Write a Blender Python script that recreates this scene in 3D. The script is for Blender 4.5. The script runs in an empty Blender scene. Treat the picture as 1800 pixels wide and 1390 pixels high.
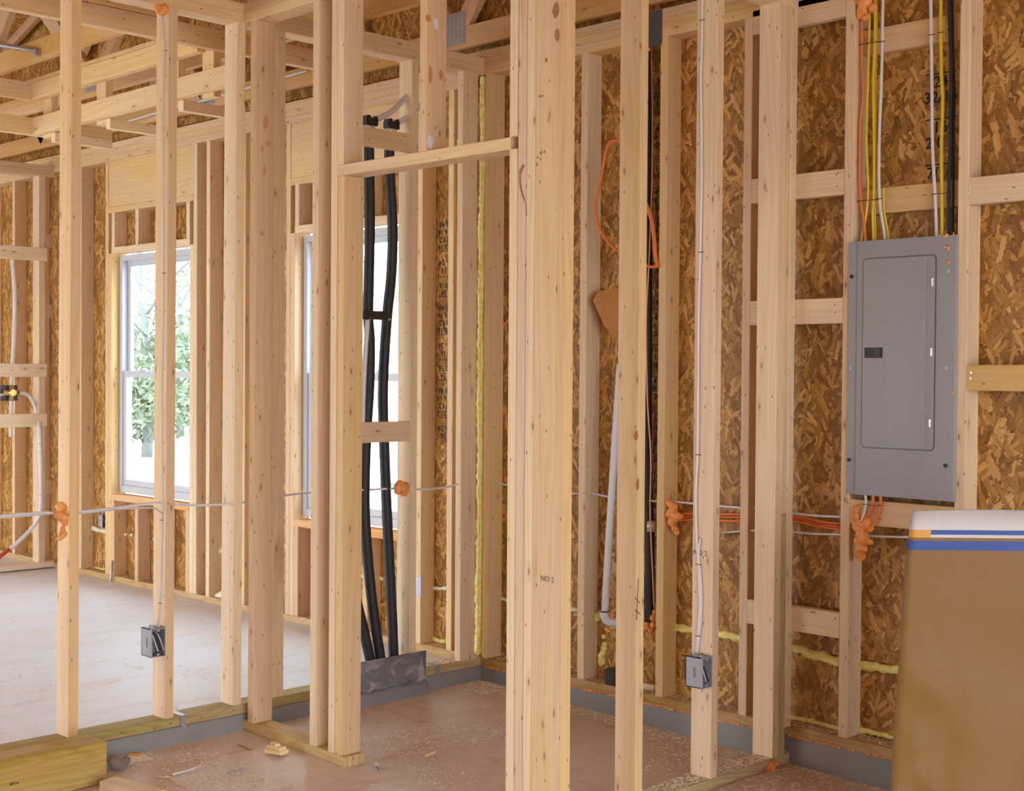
import bpy, bmesh, math, random
import numpy as np
from mathutils import Vector, Matrix, noise as mnoise
random.seed(7)
C = bpy.context.scene.collection

# ------------------------------------------------------------------ camera
F_PX, YAW, PITCH, ROLL = 2415.3, 0.782084, -0.0182576, 0.00675572
CAM = Vector((-4.3188, -4.5384, 1.35))
_fh = Vector((math.sin(YAW), math.cos(YAW), 0)); _rh = Vector((math.cos(YAW), -math.sin(YAW), 0)); _up = Vector((0, 0, 1))
FWD = _fh * math.cos(PITCH) + _up * math.sin(PITCH)
_u2 = _up * math.cos(PITCH) - _fh * math.sin(PITCH)
RGT = _rh * math.cos(ROLL) + _u2 * math.sin(ROLL)
UPV = _u2 * math.cos(ROLL) - _rh * math.sin(ROLL)
cd = bpy.data.cameras.new('camera'); cam = bpy.data.objects.new('camera', cd); C.objects.link(cam)
cd.sensor_fit = 'HORIZONTAL'; cd.sensor_width = 36; cd.lens = F_PX / 1800 * 36; cd.clip_start = .05; cd.clip_end = 300
M = Matrix((RGT, UPV, -FWD)).transposed().to_4x4(); M.translation = CAM; cam.matrix_world = M
bpy.context.scene.camera = cam

def at(px, py, ax, val):
    """measured point of the photograph on the plane axis = val (world metres)"""
    d = FWD + RGT * ((px - 900) / F_PX) - UPV * ((py - 695) / F_PX)
    i = 'XYZ'.index(ax)
    return CAM + d * ((val - CAM[i]) / d[i])

# ------------------------------------------------------------------ world, lights, exposure
SKY_STRENGTH, EXPOSURE = 7.0, 0.38
w = bpy.data.worlds.new('sky'); bpy.context.scene.world = w; w.use_nodes = True
wn = w.node_tree.nodes; wn.clear()
wo = wn.new('ShaderNodeOutputWorld'); wb = wn.new('ShaderNodeBackground')
wb.inputs[0].default_value = (0.79, 0.90, 1.0, 1); wb.inputs[1].default_value = SKY_STRENGTH
w.node_tree.links.new(wb.outputs[0], wo.inputs[0])
vs = bpy.context.scene.view_settings
vs.view_transform = 'Standard'; vs.look = 'None'; vs.gamma = 1; vs.use_curve_mapping = False; vs.exposure = EXPOSURE
try: bpy.context.scene.cycles.max_bounces = 10; bpy.context.scene.cycles.diffuse_bounces = 6; bpy.context.scene.cycles.transparent_max_bounces = 12
except Exception: pass

# ------------------------------------------------------------------ node helpers
class NT:
    def __init__(s, name):
        s.m = bpy.data.materials.new(name); s.m.use_nodes = True; s.t = s.m.node_tree; s.t.nodes.clear()
        s.out = s.t.nodes.new('ShaderNodeOutputMaterial'); s.b = s.t.nodes.new('ShaderNodeBsdfPrincipled')
        s.t.links.new(s.b.outputs[0], s.out.inputs[0])
    def n(s, typ, **kw):
        nd = s.t.nodes.new(typ)
        for k, v in kw.items(): setattr(nd, k, v)
        return nd
    def put(s, sock, v):
        if isinstance(v, bpy.types.NodeSocket): s.t.links.new(v, sock)
        elif v is not None:
            if hasattr(sock.default_value, '__len__') and not hasattr(v, '__len__'): v = (v,) * len(sock.default_value)
            if hasattr(sock.default_value, '__len__') and len(sock.default_value) == 4 and len(v) == 3: v = (*v, 1)
            sock.default_value = v
    def math(s, op, a, b=None, c=None, clamp=False):
        nd = s.n('ShaderNodeMath', operation=op, use_clamp=clamp)
        for i, v in enumerate((a, b, c)):
            if v is not None: s.put(nd.inputs[i], v)
        return nd.outputs[0]
    def vmul(s, a, b):
        nd = s.n('ShaderNodeVectorMath', operation='MULTIPLY'); s.put(nd.inputs[0], a); s.put(nd.inputs[1], b); return nd.outputs[0]
    def vadd(s, a, b):
        nd = s.n('ShaderNodeVectorMath', operation='ADD'); s.put(nd.inputs[0], a); s.put(nd.inputs[1], b); return nd.outputs[0]
    def noise(s, v, scale, detail=2, rough=.5, dist=0):
        nd = s.n('ShaderNodeTexNoise'); s.put(nd.inputs['Vector'], v); s.put(nd.inputs['Scale'], scale)
        nd.inputs['Detail'].default_value = detail; nd.inputs['Roughness'].default_value = rough; nd.inputs['Distortion'].default_value = dist
        return nd.outputs[0]
    def ramp(s, f, lo, hi, a=0., b=1.):
        nd = s.n('ShaderNodeMapRange', interpolation_type='SMOOTHSTEP'); s.put(nd.inputs[0], f)
        nd.inputs[1].default_value = lo; nd.inputs[2].default_value = hi; nd.inputs[3].default_value = a; nd.inputs[4].default_value = b
        return nd.outputs[0]
    def mix(s, f, a, b, mode='MIX'):
        nd = s.n('ShaderNodeMix', data_type='RGBA', blend_type=mode); s.put(nd.inputs[0], f); s.put(nd.inputs[6], a); s.put(nd.inputs[7], b)
        return nd.outputs[2]
    def bump(s, h, strength=.2, dist=.002):
        nd = s.n('ShaderNodeBump'); nd.inputs['Strength'].default_value = strength; nd.inputs['Distance'].default_value = dist
        s.put(nd.inputs['Height'], h); s.t.links.new(nd.outputs[0], s.b.inputs['Normal'])

def plain(name, col, rough=.6, metal=0., spec=.5):
    t = NT(name); t.put(t.b.inputs['Base Color'], col); t.b.inputs['Roughness'].default_value = rough; t.b.inputs['Metallic'].default_value = metal
    t.b.inputs['Specular IOR Level'].default_value = spec
    nz = t.noise(t.n('ShaderNodeTexCoord').outputs['Object'], 25, 3)
    t.put(t.b.inputs['Base Color'], t.mix(t.math('MULTIPLY', nz, .25), col, tuple(c * .7 for c in col)))
    return t.m

# lumber: colour of each board comes from the object's colour, grain follows the UV map (metres, v along the board)
def lumber_material(name, knots=1., grain=1., freq=210., wamp=55., wsc=(7, .55, 1)):
    t = NT(name)
    uv = t.n('ShaderNodeTexCoord').outputs['UV']; oi = t.n('ShaderNodeObjectInfo')
    rnd = t.math('MULTIPLY', oi.outputs['Random'], 61.)
    cx = t.n('ShaderNodeCombineXYZ'); t.put(cx.inputs[0], rnd); t.put(cx.inputs[1], t.math('MULTIPLY', rnd, 1.7)); t.put(cx.inputs[2], rnd)
    p = t.vadd(uv, cx.outputs[0])
    fine = t.noise(t.vmul(p, (120, 2.5, 1)), 1, 3, .6)
    warp = t.noise(t.vmul(p, wsc), 1, 2, .5)
    sx = t.n('ShaderNodeSeparateXYZ'); t.put(sx.inputs[0], p)
    ph = t.math('ADD', t.math('MULTIPLY', sx.outputs[0], freq), t.math('MULTIPLY', warp, wamp))
    ring = t.math('MULTIPLY_ADD', t.math('SINE', ph), .5, .5)
    ring = t.math('POWER', ring, 2.2)
    big = t.noise(t.vmul(p, (5, .9, 1)), 1, 2, .5)
    base = t.mix(1., oi.outputs['Color'], (1.0, .965, .86), 'MULTIPLY')
    pink = t.mix(.5, base, (.70, .50, .37))
    col = t.mix(t.ramp(big, .38, .66), base, pink)
    dark = t.mix(1., col, (.80, .66, .50), 'MULTIPLY')
    col = t.mix(t.math('MULTIPLY', ring, .26 * grain), col, dark)
    col = t.mix(t.math('MULTIPLY', t.ramp(fine, .45, .72), .28 * grain), col, dark)
    stain = t.noise(t.vmul(p, (9, 1.6, 1)), 1, 3, .6)
    col = t.mix(t.ramp(stain, .66, .76, 0, .45), col, (.55, .27, .09))
    # knots
    def spots(scale, r0, r1, thr):
        vo = t.n('ShaderNodeTexVoronoi', voronoi_dimensions='2D'); t.put(vo.inputs['Vector'], t.vmul(p, scale)); vo.inputs['Scale'].default_value = 1
        d = t.ramp(vo.outputs['Distance'], r0, r1, 1, 0)
        sc = t.n('ShaderNodeSeparateColor'); t.put(sc.inputs[0], vo.outputs['Color'])
        return t.math('MULTIPLY', d, t.math('GREATER_THAN', sc.outputs[0], thr))
    k = spots((14, 4.6, 1), .03, .075, 1 - .26 * knots)
    kh = spots((14, 4.6, 1), .05, .24, 1 - .26 * knots)
    col = t.mix(t.math('MULTIPLY', kh, .28), col, (.50, .27, .11))
    col = t.mix(t.math('MULTIPLY', k, .68), col, (.20, .09, .04))
    nl = spots((27, 8.5, 1), .035, .07, .72)
    col = t.mix(t.math('MULTIPLY', nl, .8), col, (.08, .045, .03))
    t.put(t.b.inputs['Base Color'], col); t.b.inputs['Roughness'].default_value = .62; t.b.inputs['Specular IOR Level'].default_value = .3
    t.bump(t.math('ADD', t.math('MULTIPLY', ring, .5), fine), .12, .001)
    return t.m
WOOD = lumber_material('framing_lumber')
TREATED = lumber_material('treated_lumber', .3, 2.4, 120., 60., (10, 1.6, 1))

def osb_material(name, gain=(1., 1., 1.)):
    t = NT(name)
    uv = t.n('ShaderNodeTexCoord').outputs['UV']; oi = t.n('ShaderNodeObjectInfo')
    rnd = t.math('MULTIPLY', oi.outputs['Random'], 37.)
    cx = t.n('ShaderNodeCombineXYZ'); t.put(cx.inputs[0], rnd); t.put(cx.inputs[1], rnd)
    p = t.vadd(uv, cx.outputs[0])
    jit = t.n('ShaderNodeTexNoise', noise_dimensions='2D'); t.put(jit.inputs['Vector'], p); jit.inputs['Scale'].default_value = 45; jit.inputs['Detail'].default_value = 1
    jv = t.n('ShaderNodeVectorMath', operation='MULTIPLY_ADD'); t.put(jv.inputs[0], jit.outputs['Color']); jv.inputs[1].default_value = (.012, .012, 0); jv.inputs[2].default_value = (-.006, -.006, 0)
    p = t.vadd(p, jv.outputs[0])
    g3 = lambda *c: tuple(x * k for x, k in zip(c, gain))
    col = t.mix(t.noise(p, 14, 3), g3(.20, .09, .014), g3(.36, .19, .04)); h = None
    layers = [(1.15, 5.2, 21), (.35, 5.6, 22), (1.95, 5, 20), (-.35, 5.5, 23), (1.5, 5, 20), (2.3, 5.4, 24), (1.0, 5.2, 26), (1.75, 4.8, 24), (.7, 6, 28), (1.35, 7, 34), (2.05, 7, 32)]
    for i, (ang, sl, sw) in enumerate(layers):
        mp = t.n('ShaderNodeMapping'); mp.inputs['Rotation'].default_value = (0, 0, ang); mp.inputs['Location'].default_value = (i * 3.1, i * 1.7, 0); t.put(mp.inputs['Vector'], p)
        q = t.vmul(mp.outputs[0], (sl * 1.2, sw * 1.3, 1))
        vo = t.n('ShaderNodeTexVoronoi', voronoi_dimensions='2D', distance='CHEBYCHEV'); t.put(vo.inputs['Vector'], q); vo.inputs['Scale'].default_value = 1; vo.inputs['Randomness'].default_value = .9
        sc = t.n('ShaderNodeSeparateColor'); t.put(sc.inputs[0], vo.outputs['Color'])
        wdt = t.math('MULTIPLY_ADD', sc.outputs[1], .26, .16)
        m = t.math('LESS_THAN', vo.outputs['Distance'], wdt)
        if i > 1: m = t.math('MULTIPLY', m, t.math('GREATER_THAN', sc.outputs[2], .42))
        st = t.noise(t.vmul(mp.outputs[0], (9, 190, 1)), 1, 2, .6)
        cr = t.n('ShaderNodeValToRGB'); t.put(cr.inputs[0], t.math('MULTIPLY_ADD', st, .6, t.math('MULTIPLY_ADD', sc.outputs[0], .68, -.20)))
        e = cr.color_ramp.elements; e[0].position = 0; e[0].color = (*g3(.16, .068, .010), 1); e[1].position = 1; e[1].color = (*g3(.74, .50, .22), 1)
        for pos, c_ in ((.3, (.31, .155, .030)), (.62, (.49, .285, .082))):
            el = e.new(pos); el.color = (*g3(*c_), 1)
        edge = t.ramp(t.math('SUBTRACT', wdt, vo.outputs['Distance']), 0, .06, .55, 1)
        cc = t.mix(1., cr.outputs[0], edge, 'MULTIPLY')
        col = t.mix(m, col, cc)
        hv = t.math('MULTIPLY', m, t.math('ADD', sc.outputs[0], .3))
        h = hv if h is None else t.math('MAXIMUM', h, hv)
    t.put(t.b.inputs['Base Color'], col); t.b.inputs['Roughness'].default_value = .5; t.b.inputs['Specular IOR Level'].default_value = .35
    t.bump(h, .3, .0012)
    return t.m
OSB = osb_material('oriented_strand_board', (1.16, 1.05, .92))

def concrete_material(name, base, dirt, dust, amount):
    t = NT(name); p = t.n('ShaderNodeTexCoord').outputs['Object']
    n1 = t.noise(p, 1.4, 5, .6); n2 = t.noise(t.vmul(p, (1, 3.2, 1)), 2.6, 6, .65, .6); n3 = t.noise(p, 60, 3)
    n4 = t.noise(t.vmul(p, (3.2, 1, 1)), 5, 5, .7, 1.)
    col = t.mix(t.ramp(n1, .35, .7), base, dust)
    col = t.mix(t.ramp(n2, .52, .74, 0, amount), col, dirt)
    col = t.mix(t.ramp(n4, .58, .72, 0, amount * .8), col, tuple(c * .75 for c in dirt))
    col = t.mix(t.math('MULTIPLY', n3, .2), col, tuple(c * .6 for c in base))
    t.put(t.b.inputs['Base Color'], col)
    t.put(t.b.inputs['Roughness'], t.ramp(n2, .3, .8, .42, .75)); t.b.inputs['Specular IOR Level'].default_value = .45
    t.bump(t.math('ADD', n3, n1), .12, .003)
    return t.m
SLAB = concrete_material('troweled_concrete', (.79, .83, .93), (.78, .56, .43), (.77, .76, .80), .55)
GARAGE = concrete_material('dusty_concrete', (.69, .55, .46), (.60, .34, .18), (.73, .60, .51), .7)
CURB = concrete_material('formed_concrete', (.235, .225, .22), (.28, .20, .14), (.28, .265, .255), .35)

def foam_material(name, a, b):
    t = NT(name); p = t.n('ShaderNodeTexCoord').outputs['Object']
    n = t.noise(p, 45, 3)
    t.put(t.b.inputs['Base Color'], t.mix(t.ramp(n, .35, .65), a, b)); t.b.inputs['Roughness'].default_value = .55
    t.b.inputs['Subsurface Weight'].default_value = 0
    t.bump(n, .35, .004)
    return t.m
FOAM_O = foam_material('orange_fire_foam', (.80, .26, .05), (.92, .40, .12))
FOAM_Y = foam_material('yellow_foam', (.84, .72, .17), (.93, .85, .36))
FOAM_W = foam_material('cream_foam', (.80, .72, .48), (.88, .82, .62))
BLACK = plain('black_rubber', (.018, .018, .02), .55); BLACKP = plain('black_plastic', (.03, .028, .028), .4)
GREYC = plain('grey_white_jacket', (.62, .57, .54), .45); WHITEC = plain('white_jacket', (.74, .72, .74), .4); YELLOWC = plain('yellow_jacket', (.78, .56, .02), .38); ORANGEC = plain('orange_jacket', (.80, .20, .04), .42)
PVC = plain('white_pvc', (.74, .74, .76), .3); PEX = plain('translucent_pex', (.66, .62, .62), .3); REDP = plain('red_jacket', (.55, .06, .05), .4)
COPPER = plain('copper', (.55, .25, .14), .35, .8); BRASS = plain('brass', (.75, .55, .2), .25, .9); GALV = plain('galvanised_steel', (.42, .42, .45), .45, .7)
PANEL = plain('grey_enamel', (.295, .28, .295), .36); PANELD = plain('dark_latch', (.016, .013, .013), .45); STEEL = plain('bright_steel', (.75, .75, .75), .25, .9)
BOXG = plain('grey_pvc_box', (.34, .335, .35), .42); BOXI = plain('grey_box_inside', (.20, .20, .22), .5); VINYL = plain('white_vinyl', (.56, .57, .62), .35)
KRAFT = plain('kraft_paper', (.24, .112, .014), .6); PWHITE = plain('printed_white', (.60, .56, .54), .6); PBLUE = plain('printed_blue', (.035, .075, .30), .6); PORANGE = plain('printed_orange', (.70, .32, .05), .6)
INK = plain('black_ink', (.025, .02, .02), .7); FOIL = plain('foil_label', (.6, .57, .52), .35, .5)
CHIP = plain('pale_chip', (.95, .86, .72), .7); STONE = plain('mortar_lump', (.26, .21, .17), .9); WHITEPAINT = plain('white_paint_dab', (.75, .72, .78), .6)
RUST = plain('brown_board_scrap', (.50, .20, .03), .5)
_t = NT('dull_sheet_metal'); _p = _t.n('ShaderNodeTexCoord').outputs['Object']
_t.put(_t.b.inputs['Base Color'], _t.mix(_t.ramp(_t.noise(_t.vmul(_p, (1, 1, 1.6)), 9, 6, .7, .8), .46, .66), (.19, .185, .20), (.42, .41, .44))); _t.b.inputs['Roughness'].default_value = .5; _t.b.inputs['Metallic'].default_value = .2; SHEET = _t.m
tg = NT('window_glass'); tr = tg.n('ShaderNodeBsdfTransparent'); gl = tg.n('ShaderNodeBsdfGlossy'); mx = tg.n('ShaderNodeMixShader')
gl.inputs['Roughness'].default_value = .02; mx.inputs[0].default_value = .07; tr.inputs[0].default_value = (.95, .98, .97, 1)
tg.t.links.new(tr.outputs[0], mx.inputs[1]); tg.t.links.new(gl.outputs[0], mx.inputs[2]); tg.t.links.new(mx.outputs[0], tg.out.inputs[0]); GLASS = tg.m

# ------------------------------------------------------------------ object helpers
WL = {}
def empty(name, loc, label=None, cat=None, group=None, kind=None):
    o = bpy.data.objects.new(name, None); C.objects.link(o); o.location = loc; o.empty_display_size = .05; WL[o.name] = Vector(loc)
    tag(o, label, cat, group, kind); return o
def tag(o, label=None, cat=None, group=None, kind=None):
    if label: o['label'] = label
    if cat: o['category'] = cat
    if group: o['group'] = group
    if kind: o['kind'] = kind
    elif cat: o['kind'] = 'thing'
    return o
def link(name, me, anchor, mat, parent=None, color=None, label=None):
    """me holds world coordinates; shifted so the object's origin sits at anchor"""
    anchor = Vector(anchor); me.transform(Matrix.Translation(-anchor))
    o = bpy.data.objects.new(name, me); C.objects.link(o)
    mats = mat if isinstance(mat, (list, tuple)) else [mat]
    for m in mats: me.materials.append(m)
    WL[o.name] = anchor
    if parent is not None: o.parent = parent; o.location = anchor - WL[parent.name]
    else: o.location = anchor
    if color: o.color = (*color, 1)
    if label: o['label'] = label
    return o

PAL = [(.80, .60, .38), (.78, .57, .37), (.80, .59, .35), (.77, .56, .37), (.80, .62, .42)]
def tint(c=None):
    c = c or random.choice(PAL); k = random.uniform(.95, 1.05); return tuple(min(.95, v * k) for v in c)
YEL = (.78, .55, .27); ORG = (.62, .36, .13); GRN = (.40, .33, .13); PALE = (.82, .66, .46); PNK = (.78, .59, .43)

def beam_mesh(p0, p1, side, w, d, ch=.0022, twist=0.):
    """prism p0->p1; w along side, d across; chamfered long edges; UV in metres with v along the board"""
    p0, p1 = Vector(p0), Vector(p1); ax = (p1 - p0); L = ax.length; ax.normalize()
    s = Vector(side); s = (s - ax * s.dot(ax)).normalized(); t = ax.cross(s)
    a, b = w / 2, d / 2; ch = min(ch, a * .4, b * .4)
    prof = [(-a + ch, -b), (a - ch, -b), (a, -b + ch), (a, b - ch), (a - ch, b), (-a + ch, b), (-a, b - ch), (-a, -b + ch)]
    bm = bmesh.new(); uvl = bm.loops.layers.uv.new('UVMap')
    r0 = [bm.verts.new(p0 + s * x + t * y) for x, y in prof]; r1 = [bm.verts.new(p1 + s * x + t * y) for x, y in prof]
    per = [0]
    for i in range(8):
        x0, y0 = prof[i]; x1, y1 = prof[(i + 1) % 8]; per.append(per[-1] + math.hypot(x1 - x0, y1 - y0))
    for i in range(8):
        j = (i + 1) % 8; f = bm.faces.new((r0[i], r0[j], r1[j], r1[i]))
        for lp, uvc in zip(f.loops, ((per[i], 0), (per[i + 1], 0), (per[i + 1], L), (per[i], L))): lp[uvl].uv = uvc
    for r, fl in ((r0, True), (r1, False)):
        seq = list(range(8)); seq = seq[::-1] if fl else seq
        f = bm.faces.new([r[k] for k in seq])
        for lp, k in zip(f.loops, seq): lp[uvl].uv = (prof[k][0] * 1.0, prof[k][1] * 1.0)
    bmesh.ops.recalc_face_normals(bm, faces=bm.faces)
    me = bpy.data.meshes.new('board'); bm.to_mesh(me); bm.free(); return me

def beam(name, parent, p0, p1, side, w, d, mat=None, color=None, label=None, ch=.0022):
    mat = mat or WOOD
    me = beam_mesh(p0, p1, side, w, d, ch)
    a = Vector(p0) if Vector(p0).z <= Vector(p1).z else Vector(p1)
    return link(name, me, a, mat, parent, color if color else tint(), label)

def box(name, parent, x, y, z, mat=None, color=None, label=None, ch=.0022, lean=(0, 0)):
    """axis-aligned board from extents; grain along the longest side; lean = shift of the top end"""
    dx, dy, dz = x[1] - x[0], y[1] - y[0], z[1] - z[0]; cx, cy, cz = sum(x) / 2, sum(y) / 2, sum(z) / 2
    if dz >= dx and dz >= dy: return beam(name, parent, (cx, cy, z[0]), (cx + lean[0], cy + lean[1], z[1]), (1, 0, 0), dx, dy, mat, color, label, ch)
    if dx >= dy: return beam(name, parent, (x[0], cy, cz), (x[1], cy, cz), (0, 1, 0), dy, dz, mat, color, label, ch)
    return beam(name, parent, (cx, y[0], cz), (cx, y[1], cz), (1, 0, 0), dx, dz, mat, color, label, ch)

def sheet(name, parent, axis, v, u0, u1, w0, w1, th, mat, label=None):
    """panel normal to axis at v..v+th with planar UV in metres"""
    bm = bmesh.new(); uvl = bm.loops.layers.uv.new('UVMap')
    lo = (v, u0, w0) if axis == 'X' else (u0, v, w0); hi = (v + th, u1, w1) if axis == 'X' else (u1, v + th, w1)
    bmesh.ops.create_cube(bm, size=1)
    for vv in bm.verts: vv.co = Vector([lo[i] + (vv.co[i] + .5) * (hi[i] - lo[i]) for i in range(3)])
    for f in bm.faces:
        for lp in f.loops: lp[uvl].uv = (lp.vert.co[1 if axis == 'X' else 0] - u0, lp.vert.co.z - w0)
    me = bpy.data.meshes.new('panel'); bm.to_mesh(me); bm.free()
    return link(name, me, ((lo[0] + hi[0]) / 2, (lo[1] + hi[1]) / 2, w0), mat, parent, None, label)

def add_box(bm, lo, hi, mi=0):
    r = bmesh.ops.create_cube(bm, size=1)
    for v in r['verts']: v.co = Vector([lo[i] + (v.co[i] + .5) * (hi[i] - lo[i]) for i in range(3)])
    for f in {f for v in r['verts'] for f in v.link_faces}: f.material_index = mi
    return r['verts']
def bm_obj(name, bm, anchor, mat, parent=None, color=None, label=None, smooth=False):
    me = bpy.data.meshes.new(name); bm.to_mesh(me); bm.free()
    if smooth: me.shade_smooth()
    return link(name, me, anchor, mat, parent, color, label)

def catmull(pts, n=8):
    pts = [Vector(p) for p in pts]
    if len(pts) < 3: return pts
    P = [pts[0] * 2 - pts[1]] + pts + [pts[-1] * 2 - pts[-2]]; out = []
    for i in range(1, len(P) - 2):
        for k in range(n):
            t = k / n; a, b, c, d = P[i - 1], P[i], P[i + 1], P[i + 2]
            out.append(.5 * (2 * b + (c - a) * t + (2 * a - 5 * b + 4 * c - d) * t * t + (3 * b - a - 3 * c + d) * t ** 3))
    out.append(P[-2]); return out
def tube_bm(bm, pts, r, sides=8, n=8, radii=None, cap=True):
    path = catmull(pts, n); prev = None; rings = []
    for i, p in enumerate(path):
        tg_ = (path[min(i + 1, len(path) - 1)] - path[max(i - 1, 0)]).normalized()
        if prev is None: prev = tg_.orthogonal().normalized()
        prev = (prev - tg_ * prev.dot(tg_)).normalized(); b = tg_.cross(prev)
        rr = r if radii is None else radii[min(len(radii) - 1, int(i / max(1, len(path) - 1) * (len(radii) - 1) + .5))]
        rings.append([bm.verts.new(p + prev * rr * math.cos(a) + b * rr * math.sin(a)) for a in (2 * math.pi * k / sides for k in range(sides))])
    for a, b in zip(rings, rings[1:]):
        for k in range(sides): bm.faces.new((a[k], a[(k + 1) % sides], b[(k + 1) % sides], b[k])).smooth = True
    if cap: bm.faces.new(rings[0][::-1]); bm.faces.new(rings[-1])
def tube(name, pts, r, mat, parent=None, label=None, sides=8, n=8, radii=None):
    bm = bmesh.new(); tube_bm(bm, pts, r, sides, n, radii)
    return bm_obj(name, bm, min((Vector(p) for p in pts), key=lambda v: v.z), mat, parent, None, label)

def blob(name, balls, mat, parent=None, label=None, vox=.006):
    """foam: balls fused by a voxel remesh"""
    bm = bmesh.new()
    for c, r in balls:
        q = bmesh.ops.create_icosphere(bm, subdivisions=2, radius=r)
        for v in q['verts']: v.co = v.co * (1 + .18 * mnoise.noise(v.co * 40 + Vector(c) * 7)) + Vector(c)
    o = bm_obj(name, bm, min((Vector(c) for c, r in balls), key=lambda v: v.z), mat, parent, None, label)
    m = o.modifiers.new('fuse', 'REMESH'); m.mode = 'VOXEL'; m.voxel_size = vox; m.use_smooth_shade = True
    return o
def bead(pts, r, step=.7, jit=.35, bulge=.25):
    path = catmull(pts, 24); out = []; acc = 0; last = path[0]
    for p in path:
        acc += (p - last).length; last = p
        if acc >= r * step or p is path[0]:
            acc = 0; k = 1 + random.uniform(-bulge, bulge) + .18 * mnoise.noise(p * 9)
            out.append((p + Vector([random.uniform(-jit, jit) * r for _ in range(3)]), r * k))
    return out
def lump(center, rad, spread, n=14):
    c = Vector(center); return [(c + Vector([random.gauss(0, s) * .5 for s in spread]), rad * random.uniform(.55, 1.15)) for _ in range(n)]

def text(s, loc, xdir, ydir, size, mat=INK, parent=None, name='printed_lettering', th=.0003):
    cu = bpy.data.curves.new(name, 'FONT'); cu.body = s; cu.size = size; cu.extrude = th; cu.align_x = 'CENTER'; cu.align_y = 'CENTER'; cu.resolution_u = 2; cu.offset = size * .018; cu.space_line = .95
    t = bpy.data.objects.new(name, cu); C.objects.link(t)
    me = bpy.data.meshes.new_from_object(t.evaluated_get(bpy.context.evaluated_depsgraph_get())); bpy.data.objects.remove(t); bpy.data.curves.remove(cu)
    x = Vector(xdir).normalized(); y = Vector(ydir).normalized(); z = x.cross(y)
    mw = Matrix((x, y, z)).transposed().to_4x4(); mw.translation = Vector(loc); me.transform(mw); me.materials.clear()
    return link(name, me, loc, mat, parent)
def stain(px, py, ax, val, w_, h_, mat, parent, name='resin_stain'):
    """thin irregular spot lying on a board face"""
    c = at(px, py, ax, val); u = Vector((0, -1, 0)) if ax == 'X' else Vector((1, 0, 0)); n = 14; bm = bmesh.new(); v = []
    for k in range(n):
        a = 2 * math.pi * k / n; r = random.uniform(.75, 1.15); v.append(bm.verts.new(c + u * math.cos(a) * w_ * r + Vector((0, 0, math.sin(a) * h_ * r))))
    f = bm.faces.new(v); e = bmesh.ops.extrude_face_region(bm, geom=[f]); d = Vector((-.0006, 0, 0)) if ax == 'X' else Vector((0, -.0006, 0))
    for q in e['geom']:
        if isinstance(q, bmesh.types.BMVert): q.co += d
    bmesh.ops.recalc_face_normals(bm, faces=bm.faces); return bm_obj(name, bm, c, mat, parent)

def zf(y): return -.062 + .022 * min(y, 0)

# ================================================================== SETTING
# upper slab (room at the back-left) and the sloped lower slab
bm = bmesh.new(); add_box(bm, (-9, .03, -.45), (.18, 7.5, 0)); slab = bm_obj('floor', bm, (-4, 3, 0), SLAB); slab['kind'] = 'structure'
bm = bmesh.new()
vs_ = [(-9, 0.02, zf(0)), (.1, .02, zf(0)), (.1, -9, zf(-9)), (-9, -9, zf(-9))]
top = [bm.verts.new(p) for p in vs_]; bot = [bm.verts.new((p[0], p[1], p[2] - .2)) for p in vs_]
bm.faces.new(top[::-1]); bm.faces.new(bot)
for i in range(4): bm.faces.new((top[i], top[(i + 1) % 4], bot[(i + 1) % 4], bot[i]))
bmesh.ops.recalc_face_normals(bm, faces=bm.faces)
low = bm_obj('floor_lower', bm, (-4, -4, zf(-4)), GARAGE); low['kind'] = 'structure'
# curb: front faces as upright concrete strips, slightly uneven
def curb(name, a, b, nrm, z1):
    bm = bmesh.new(); a, b = Vector(a), Vector(b); n = 60; rows = []
    for i in range(n + 1):
        p = a.lerp(b, i / n); col = []
        for z, off in ((z1 + zf(p.y) - .03, .018), (zf(p.y) + .012, .010), (-.018, .006), (-.003, .003), (-.0006, .001), (-.0004, -.045)):
            w_ = mnoise.noise(Vector((p.x * 5, p.y * 5, z * 9))) * .005
            col.append(bm.verts.new((p.x + nrm[0] * (off + w_), p.y + nrm[1] * (off + w_), z)))
        rows.append(col)
    for r, s in zip(rows, rows[1:]):
        for k in range(5): bm.faces.new((r[k], s[k], s[k + 1], r[k + 1])).smooth = True
    bmesh.ops.recalc_face_normals(bm, faces=bm.faces)
    o = bm_obj(name, bm, (a + b) / 2, CURB); o['kind'] = 'structure'; return o
curb('trim_1', (-8.5, 0, 0), (.0, 0, 0), (0, -1), 0)
bm = bmesh.new(); add_box(bm, (.004, -6, -.45), (.18, 0.0, -.001)); o = bm_obj('trim_2', bm, (.1, -3, -.4), CURB); o['kind'] = 'structure'
curb('trim_3', (0, 0.0, 0), (0, -6, 0), (-1, 0), 0)

# ---- exterior wall on the right: sheathing, plates, studs, blocking
WR = empty('wall_right', (0, 0, 0), kind='structure')
XO = .089
def osb(y0, y1, z0, z1): return sheet('sheathing_panel', WR, 'X', XO + random.uniform(0, .001), y0 + .0015, y1 - .0015, z0 + .0015, z1 - .0015, .012, OSB)
W2 = (.535, 1.45); W1 = (2.485, 3.40); ZS, ZH = .552, 2.07
for y0, y1 in ((-7.4, -6), (-6, -4.77), (-4.77, -3.55), (-3.55, -2.328), (-2.328, -1.042), (-1.042, .178), (.178, W2[0])): osb(y0, y1, .31, 2.80)
for y0, y1 in ((W2[1], 1.90), (1.90, W1[0]), (W1[1], 4.1), (4.1, 5.3), (5.3, 6.6)): osb(y0, y1, .31, 2.80)
for W in (W2, W1): osb(*W, .31, ZS); osb(*W, ZH, 2.80)
for y0, y1 in ((-7.4, -6), (-6, -3.6), (-3.6, -1.2), (-1.2, 1.24), (1.24, 3.68), (3.68, 6.6)): osb(y0, y1, -.02, .31)
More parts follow.
